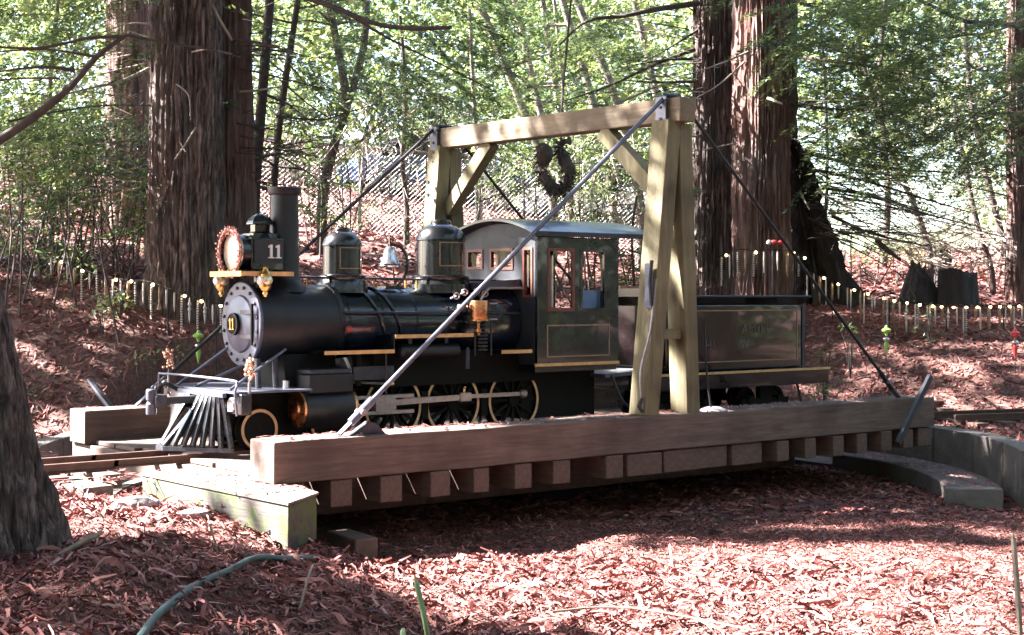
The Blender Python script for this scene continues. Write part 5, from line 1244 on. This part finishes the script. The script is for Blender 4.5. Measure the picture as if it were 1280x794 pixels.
for px, py, r_ in ((450,652,.08),(480,662,.09),(550,668,.09),(630,675,.08),(640,640,.09),(420,662,.08),(390,688,.02),(340,668,-.02),(300,640,-.02),(480,692,.05),(430,684,.05),(540,704,.08),(1040,640,.05),(240,632,.06),(190,618,.10),(150,604,.16)): litg(px, py, r_)
for X_ in np.arange(-2.6, .5, .22):
    for Y_ in np.arange(.75 if X_ > -.7 else -.1, 3.7, .3): lit_pts.append((Vector((X_, Y_, .05)), .13))
for X_, Y_, r_ in ((-.05,.5,.10),(-.1,.1,.06),(-.05,-.3,.07),(-.33,.55,-.02),(-.30,.0,-.05),(-.31,-.45,-.04)): lit_pts.append((Vector((X_, Y_, -.02)), r_))
for Z_ in (.15,.4,.65): 
    for Y_ in (1.2,1.5,1.8,2.1): lit_pts.append((Vector((.1,Y_,Z_)), .13))
lit_pts.append((Vector((.6,1.85,1.12)), .05))
for Z_ in (1.35,1.5,1.65): lit_pts.append((Vector((.6,1.6,Z_)), .10))
for Y_, Z_, r_ in ((.1,2.45,.09),(.1,2.15,.09),(.1,1.85,.08),(.12,1.5,.07),(.55,2.62,.06),(.95,2.58,.04),(1.45,2.62,.08),(1.8,2.58,.07),(2.25,2.63,.06),(2.9,2.62,.03),(.5,2.25,.06),(3.0,2.2,.06),(3.3,2.0,.04)): lit_pts.append((Vector((3.45,Y_,Z_)), r_))
lit_pts.append((Vector((2.95,2.0,1.45)), -.04)); lit_pts.append((Vector((2.95,1.55,1.38)), -.06))
for x_ in (.9,1.5,1.95,2.4): lit_pts.append((Vector((x_,1.6,1.55)), .07))
lit_pts.append((Vector((3.6,.5,.72)), .07)); lit_pts.append((Vector((.8,.2,.27)), .25)); lit_pts.append((Vector((1.4,.2,.27)), .2)); lit_pts.append((Vector((.4,.0,.27)), .25))
lit_pts.append((Vector((1.2,1.2,.4)), .07))
# dapples on the bank and trunks
for px, py, D, r_ in ((195,240,15.2,.10),(200,180,15.2,.07),(192,120,15.2,.08),(205,290,15.2,.06),(930,60,17.3,.16),(925,130,17.3,.12),(928,190,17.3,.15),(935,240,17.3,.12),(925,20,17.3,.12),(890,60,18.3,.05),(1040,330,18.5,.14)): lit_pts.append((at(px,py,D), r_))
rl = np.random.default_rng(3)
for i in range(34): litg(rl.uniform(1040,1290), rl.uniform(385,500), rl.uniform(-.06,.05))
for i in range(8): litg(rl.uniform(60,280), rl.uniform(340,400), rl.uniform(-.06,.02))
for px in range(64, 290, 26): lit_pts.append((at(px, 345+(px-64)*.2, 14.9), -.01))
LP = np.array([tuple(p) for p, r_ in lit_pts]); LR = np.maximum(-.13, np.array([r_ for p, r_ in lit_pts])); LU, LW = uw(LP)
rc = np.random.default_rng(42)
def canopy(idx, px_off, u0, u1, w0, w1, n, dens_edge, tr):  # sun mask: leaf points dropped wherever a sunlit patch is wanted
    u = rc.uniform(u0, u1, n); wv = rc.uniform(w0, w1, n)
    keep = np.ones(n, bool)
    for a_ in range(0, n, 4000):
        du = u[a_:a_+4000, None]-LU[None]; dw = wv[a_:a_+4000, None]-LW[None]
        keep[a_:a_+4000] = ~np.any(du*du+dw*dw < (LR[None]+.13)**2, axis=1)
    # thins out beyond the dell so the background stays sunny
    keep &= rc.random(n) < np.interp(u, [u0, 17.6, 19.0, 22, 40], [1, 1, dens_edge*.6, dens_edge*.3, dens_edge*.2])
    u = u[keep]; wv = wv[keep]; k = len(u)
    t_ = rc.uniform(tr[0], tr[1], k)
    P_ = cama+u[:, None]*e1a+wv[:, None]*e2a+t_[:, None]*sva
    return P_
cp_ = canopy(0, 0, -2.5, 26, -4.2, 9.0, 60000, .33, (14.5, 21))
tl_, tD_ = FS*(cp_[:,0]-CAM.x)-FC*(cp_[:,1]-CAM.y), FC*(cp_[:,0]-CAM.x)+FS*(cp_[:,1]-CAM.y)
stems_D = [0.5, 3.4, 6.3, 13.6, 19, 24]; labels = ['tall redwood outside the left of the picture, nearest the viewer','second shading redwood outside the left of the picture','third shading redwood outside the left of the picture','fourth shading redwood outside the left of the picture','fifth shading redwood outside the left of the picture','farthest shading redwood outside the left of the picture']
own = np.argmin(np.abs(tD_[:, None]-np.array(stems_D)[None]), axis=1)
for i, D in enumerate(stems_D):
    b_ = gp_(-16.5-.6*(i % 2), D); t_ = redwood(labels[i], (b_.x, b_.y, b_.z), .45, .2, 18, seed=40+i, nth=40, nz=60)
    sel = cp_[own == i]; n = len(sel)
    if n < 5: continue
    A = unit(rc.normal(0, 1, (n, 3))); Nn = unit(sva[None]+rc.normal(0, .35, (n, 3))); B = unit(np.cross(A, Nn)); A = unit(np.cross(Nn, B))
    l = rc.uniform(.18, .32, n); V, F = leaf_quads(sel-A*(l*.5)[:, None], A, B, l, l*.6)
    np_mesh('crown', V, F, M['leaf_con'], t_, tone=rc.random(n))  # leaves of the added sun mask, shared out to the nearest trunk

# the rest of the dell: redwoods behind and beside the viewer, seen only in reflections and as shade from the sky
rb3 = np.random.default_rng(64)
behind = [(-9,-7),(-4.5,-10),(0,-8),(4,-12),(8,-7),(12,-11),(14,-3),(17,4),(-14,-13),(19,11),(11,1.5),(7,-17),(-2,-16)]
bl_ = ['nearest to the left','a little left','straight behind','right of centre','to the right','far right','beside the right hand side','right of the pit','far left','right of the bank','close on the right','deep behind right','deep behind centre']
for i, (lt_, D_) in enumerate(behind):
    b_ = gp_(lt_, D_); t_ = redwood('redwood outside the picture, standing '+bl_[i]+' of the viewer', (b_.x, b_.y, b_.z), .5, .25, 17, seed=80+i, nth=40, nz=60)
    n = 260; hz_ = rb3.uniform(2.2, 15, n); c_ = np.stack([b_.x+rb3.normal(0, 1.9, n), b_.y+rb3.normal(0, 1.9, n), b_.z+hz_], 1)
    dxy = c_[:, :2]-np.array([b_.x, b_.y]); dd_ = np.concatenate([dxy, -.2*np.ones((n,1))], 1)
    V, F, T = sprays(c_, dd_+rb3.normal(0, .4, (n,3)), rb3.uniform(.8, 1.6, n), 60, .22, .36, rb3)
    np_mesh('crown', V, F, M['leaf_con'], t_, tone=T)
# the wood closing the dell off on the sides the picture does not show
rs = np.random.default_rng(300); n = 5200; an = rs.uniform(0, 2*math.pi, n); rr_ = rs.uniform(27, 42, n)
c_ = np.stack([CAM.x+rr_*np.cos(an), CAM.y+rr_*np.sin(an), rs.uniform(0, 1, n)**1.1*15], 1)
lt_ = FS*(c_[:,0]-CAM.x)-FC*(c_[:,1]-CAM.y); D_ = FC*(c_[:,0]-CAM.x)+FS*(c_[:,1]-CAM.y)
azim = np.degrees(np.arctan2(lt_, D_)); c_ = c_[(azim > 28) | (azim < -115)]
V, F, T = clumps(c_, rs.uniform(.8,1.6,len(c_)), 16, .75, .55, rs, tone_mu=.3)
ow = np_mesh('surrounding_wood', V, F, M['leaf_con'], tone=T); tag(ow, 'dense dark wood surrounding the dell outside the picture', 'woodland', kind='stuff')
# high branches meeting over the dell
for (tr_, la0, la1, D0_, D1_, sd) in ((bt1, -9, 0, 6, 15, 1), (bt4, 0, 8, 6, 15, 2), (fg, -8, 4, -4, 6, 3)):
    rs = np.random.default_rng(200+sd); n = 800; c_ = np.array([tuple(W(rs.uniform(la0, la1), rs.uniform(D0_, D1_), rs.uniform(9.5, 13.5))) for _ in range(n)])
    V, F, T = sprays(c_, rdirs(n, rs, None, 6.3, 0, .2), rs.uniform(.8, 1.7, n), 60, .2, .36, rs); o = np_mesh('high_boughs', V, F, M['leaf_con'], tr_, tone=T)

# ------------------------------------------------------------------ string lights with hanging icicle ornaments
ORD = ['first','second','third','fourth','fifth','sixth','seventh','eighth','ninth','tenth','eleventh','twelfth','thirteenth','fourteenth','fifteenth','sixteenth','seventeenth','eighteenth','nineteenth','twentieth','twenty first','twenty second','twenty third','twenty fourth','twenty fifth','twenty sixth','twenty seventh','twenty eighth','twenty ninth','thirtieth','thirty first','thirty second','thirty third','thirty fourth','thirty fifth','thirty sixth']
def interp_path(path, x):
    for a_, b_ in zip(path[:-1], path[1:]):
        if a_[0] <= x <= b_[0]:
            k = (x-a_[0])/(b_[0]-a_[0]); return tuple(a_[j]+(b_[j]-a_[j])*k for j in range(3))
    return path[-1] if x > path[-1][0] else path[0]
def ornament(kind, top, ln, label, group):
    t_ = thing({'s': 'icicle_ornament', 'w': 'icicle_ornament', 't': 'icicle_ornament', 'b': 'bell_ornament', 'f': 'finial_ornament'}[kind], top, label, 'ornament', group)
    t_.scale = (.72, .72, 1); x, y, z = top; G().tube([(x,y,z),(x,y,z-.02)], .003, 5).build('hook', M['steel'], t_)
    z -= .02
    if kind == 's':
        g = G(); n = max(6, int(ln/.024))
        for i in range(n): g.lathe((x,y,z-ln*(i+.92)/n), [(.006,0),(.017,.25*ln/n),(.017,.6*ln/n),(.006,.85*ln/n)], n=8)
        g.build('twist', M['orn_white'], t_)
        G().tube([(x,y,z),(x,y,z-ln)], .009, 6).build('core', M['orn_dark'], t_)
    elif kind == 'w': G().lathe((x,y,z-ln), [(.003,0),(.012,.05),(.015,ln*.6),(.013,ln)], n=8).build('tube', M['orn_white'], t_)
    elif kind == 't': G().lathe((x,y,z-ln), [(.003,0),(.018,.06),(.024,ln*.5),(.021,ln*.9),(.01,ln)], n=8).build('tube', M['orn_tan'], t_)
    elif kind == 'b':
        G().lathe((x,y,z-ln), [(.04,0),(.034,.02),(.012,.07),(.008,ln)], n=10).build('bell', M['orn_tan'], t_)
    elif kind == 'f':
        G().lathe((x,y,z-ln), [(.003,0),(.012,ln*.2),(.020,ln*.4),(.012,ln*.45),(.028,ln*.55),(.012,ln*.65),(.030,ln*.75),(.012,ln*.85),(.006,ln)], n=10).build('drop', M['orn_white'], t_)
def light_line(label, path, bulbs, orns, word, grp, cord_r=.004):
    p0 = at(*path[0]); t_ = thing('string_lights', p0, label, 'string lights')
    G().tube(smooth_path([at(*q) for q in path], 6), cord_r, 5).build('cord', M['chassis'], t_)
    for x in bulbs:
        q_ = interp_path(path, x); P_ = at(*q_); P_.z -= .005
        sk = G().lathe(P_+Vector((0,0,.004)), [(.010,0),(.012,.01),(.009,.03)], n=8).build('socket', M['chassis'], t_)
        G().sphere(P_+Vector((0,0,-.010)), .016, 9, 7).build('bulb', M['bulb'], t_)
    x0 = path[0][0]; x1 = path[-1][0]; n = 4
    for i in range(n):
        x = x0+(x1-x0)*(i+.5)/n; P_ = at(*interp_path(path, x)); G().tube([P_, Vector((P_.x, P_.y, gh(P_.x, P_.y)-.05))], .008, 6).build('stake', M['darkrod'], t_)
    kn = {'s': 'spiral white icicle ornament', 'w': 'slim white icicle ornament', 't': 'amber tube ornament', 'b': 'long stemmed amber bell ornament', 'f': 'beaded white finial ornament'}
    for i, (x, kd, lp) in enumerate(orns):
        q_ = interp_path(path, x); ornament(kd, at(*q_), lp/FOC*q_[2], f'{kn[kd]}, {ORD[i]} from the left on the {word}', grp)
light_line('string of warm lights along the crest of the left bank', [(60,318,15.5),(100,336,15.2),(145,348,15.0),(185,352,14.9),(225,366,14.7),(262,378,14.5),(300,384,14.4)],
    [77,103,145,164,191,231,252,276], [(64,'w',22),(74,'t',26),(84,'w',18),(93,'t',20),(102,'s',42),(112,'w',20),(121,'s',26),(132,'t',30),(141,'w',26),(151,'w',18),(160,'t',26),(169,'s',28),(179,'w',26),(189,'s',44),(199,'b',28),(208,'w',22),(218,'w',24),(227,'s',44),(237,'f',32),(247,'s',36),(256,'f',26),(266,'w',24),(276,'s',34)], 'left string of lights', 'icicle ornaments on the left string of lights')
rr = random.Random(31); orr = []
for i in range(36):
    x = 1012+i*7.6; orr.append((x+rr.uniform(-3.2,3.2), rr.choice('wwstwfwt'), rr.uniform(15,42)))
light_line('string of warm lights along the top of the right bank', [(1005,335,18),(1030,346,17.9),(1055,357,17.7),(1085,366,17.5),(1120,375,17.3),(1160,381,17.2),(1200,383,17.1),(1290,381,17.2)],
    [1030,1048,1068,1085,1105,1118,1134,1150,1166,1177,1192,1208,1222,1238,1250,1262,1274], orr, 'right string of lights', 'icicle ornaments on the right string of lights')
light_line('string of lights draped around the right redwood trunks', [(895,322,17.0),(925,312,16.95),(945,314,16.95),(965,312,17.0),(992,315,17.2),(1008,322,17.6)],
    [908,945,992,1006], [(902,'s',36),(912,'w',30),(922,'s',30),(932,'t',26),(942,'s',30),(955,'w',26),(972,'w',24),(984,'t',30),(998,'s',26)], 'string round the right trunks', 'ornaments on the string round the right trunks')
# standing finial ornaments
for (px, py, D, m1, lab) in ((248,430,14.3,'lime','lime green glass finial ornament on a stake low on the left bank'),(1108,422,16.3,'lime','pale green glass finial ornament on a stake on the right bank'),(1269,426,16.0,'ornred','red glass finial ornament on a stake at the right edge')):
    c_ = at(px, py, D); t_ = thing('finial_ornament', c_, lab, 'ornament'); x, y, z = c_
    G().lathe((x,y,z+.02), [(.012,0),(.02,.03),(.05,.05),(.052,.07),(.02,.09),(.012,.115),(0,.12)], n=16, cap=False).build('cap', M[m1], t_)
    G().sphere((x,y,z-.02), .038, 12, 8, (1,1,.7)).build('ball', M['silver'], t_)
    G().lathe((x,y,z-.20), [(.003,0),(.012,.04),(.028,.12),(.014,.155)], n=12).build('drop', M[m1], t_)
    G().tube([(x,y,z-.18),(x,y,gh(x,y)-.05)], .005, 5).build('stake', M['darkrod'], t_)
c_ = at(972,303,16.9); t_ = thing('red_bow', c_, 'red and white bow on the string of lights beside the reddish trunk', 'bow')
for dx in (-.04,.04): G().sphere(c_+Vector((dx*FS,-dx*FC,0)), .042, 10, 7, (1,1,.7)).build('loop', M['ornred'], t_)
G().sphere(c_+Vector((-.10*FS,.10*FC,.0)), .03, 8, 6).build('white_knot', M['white'], t_)
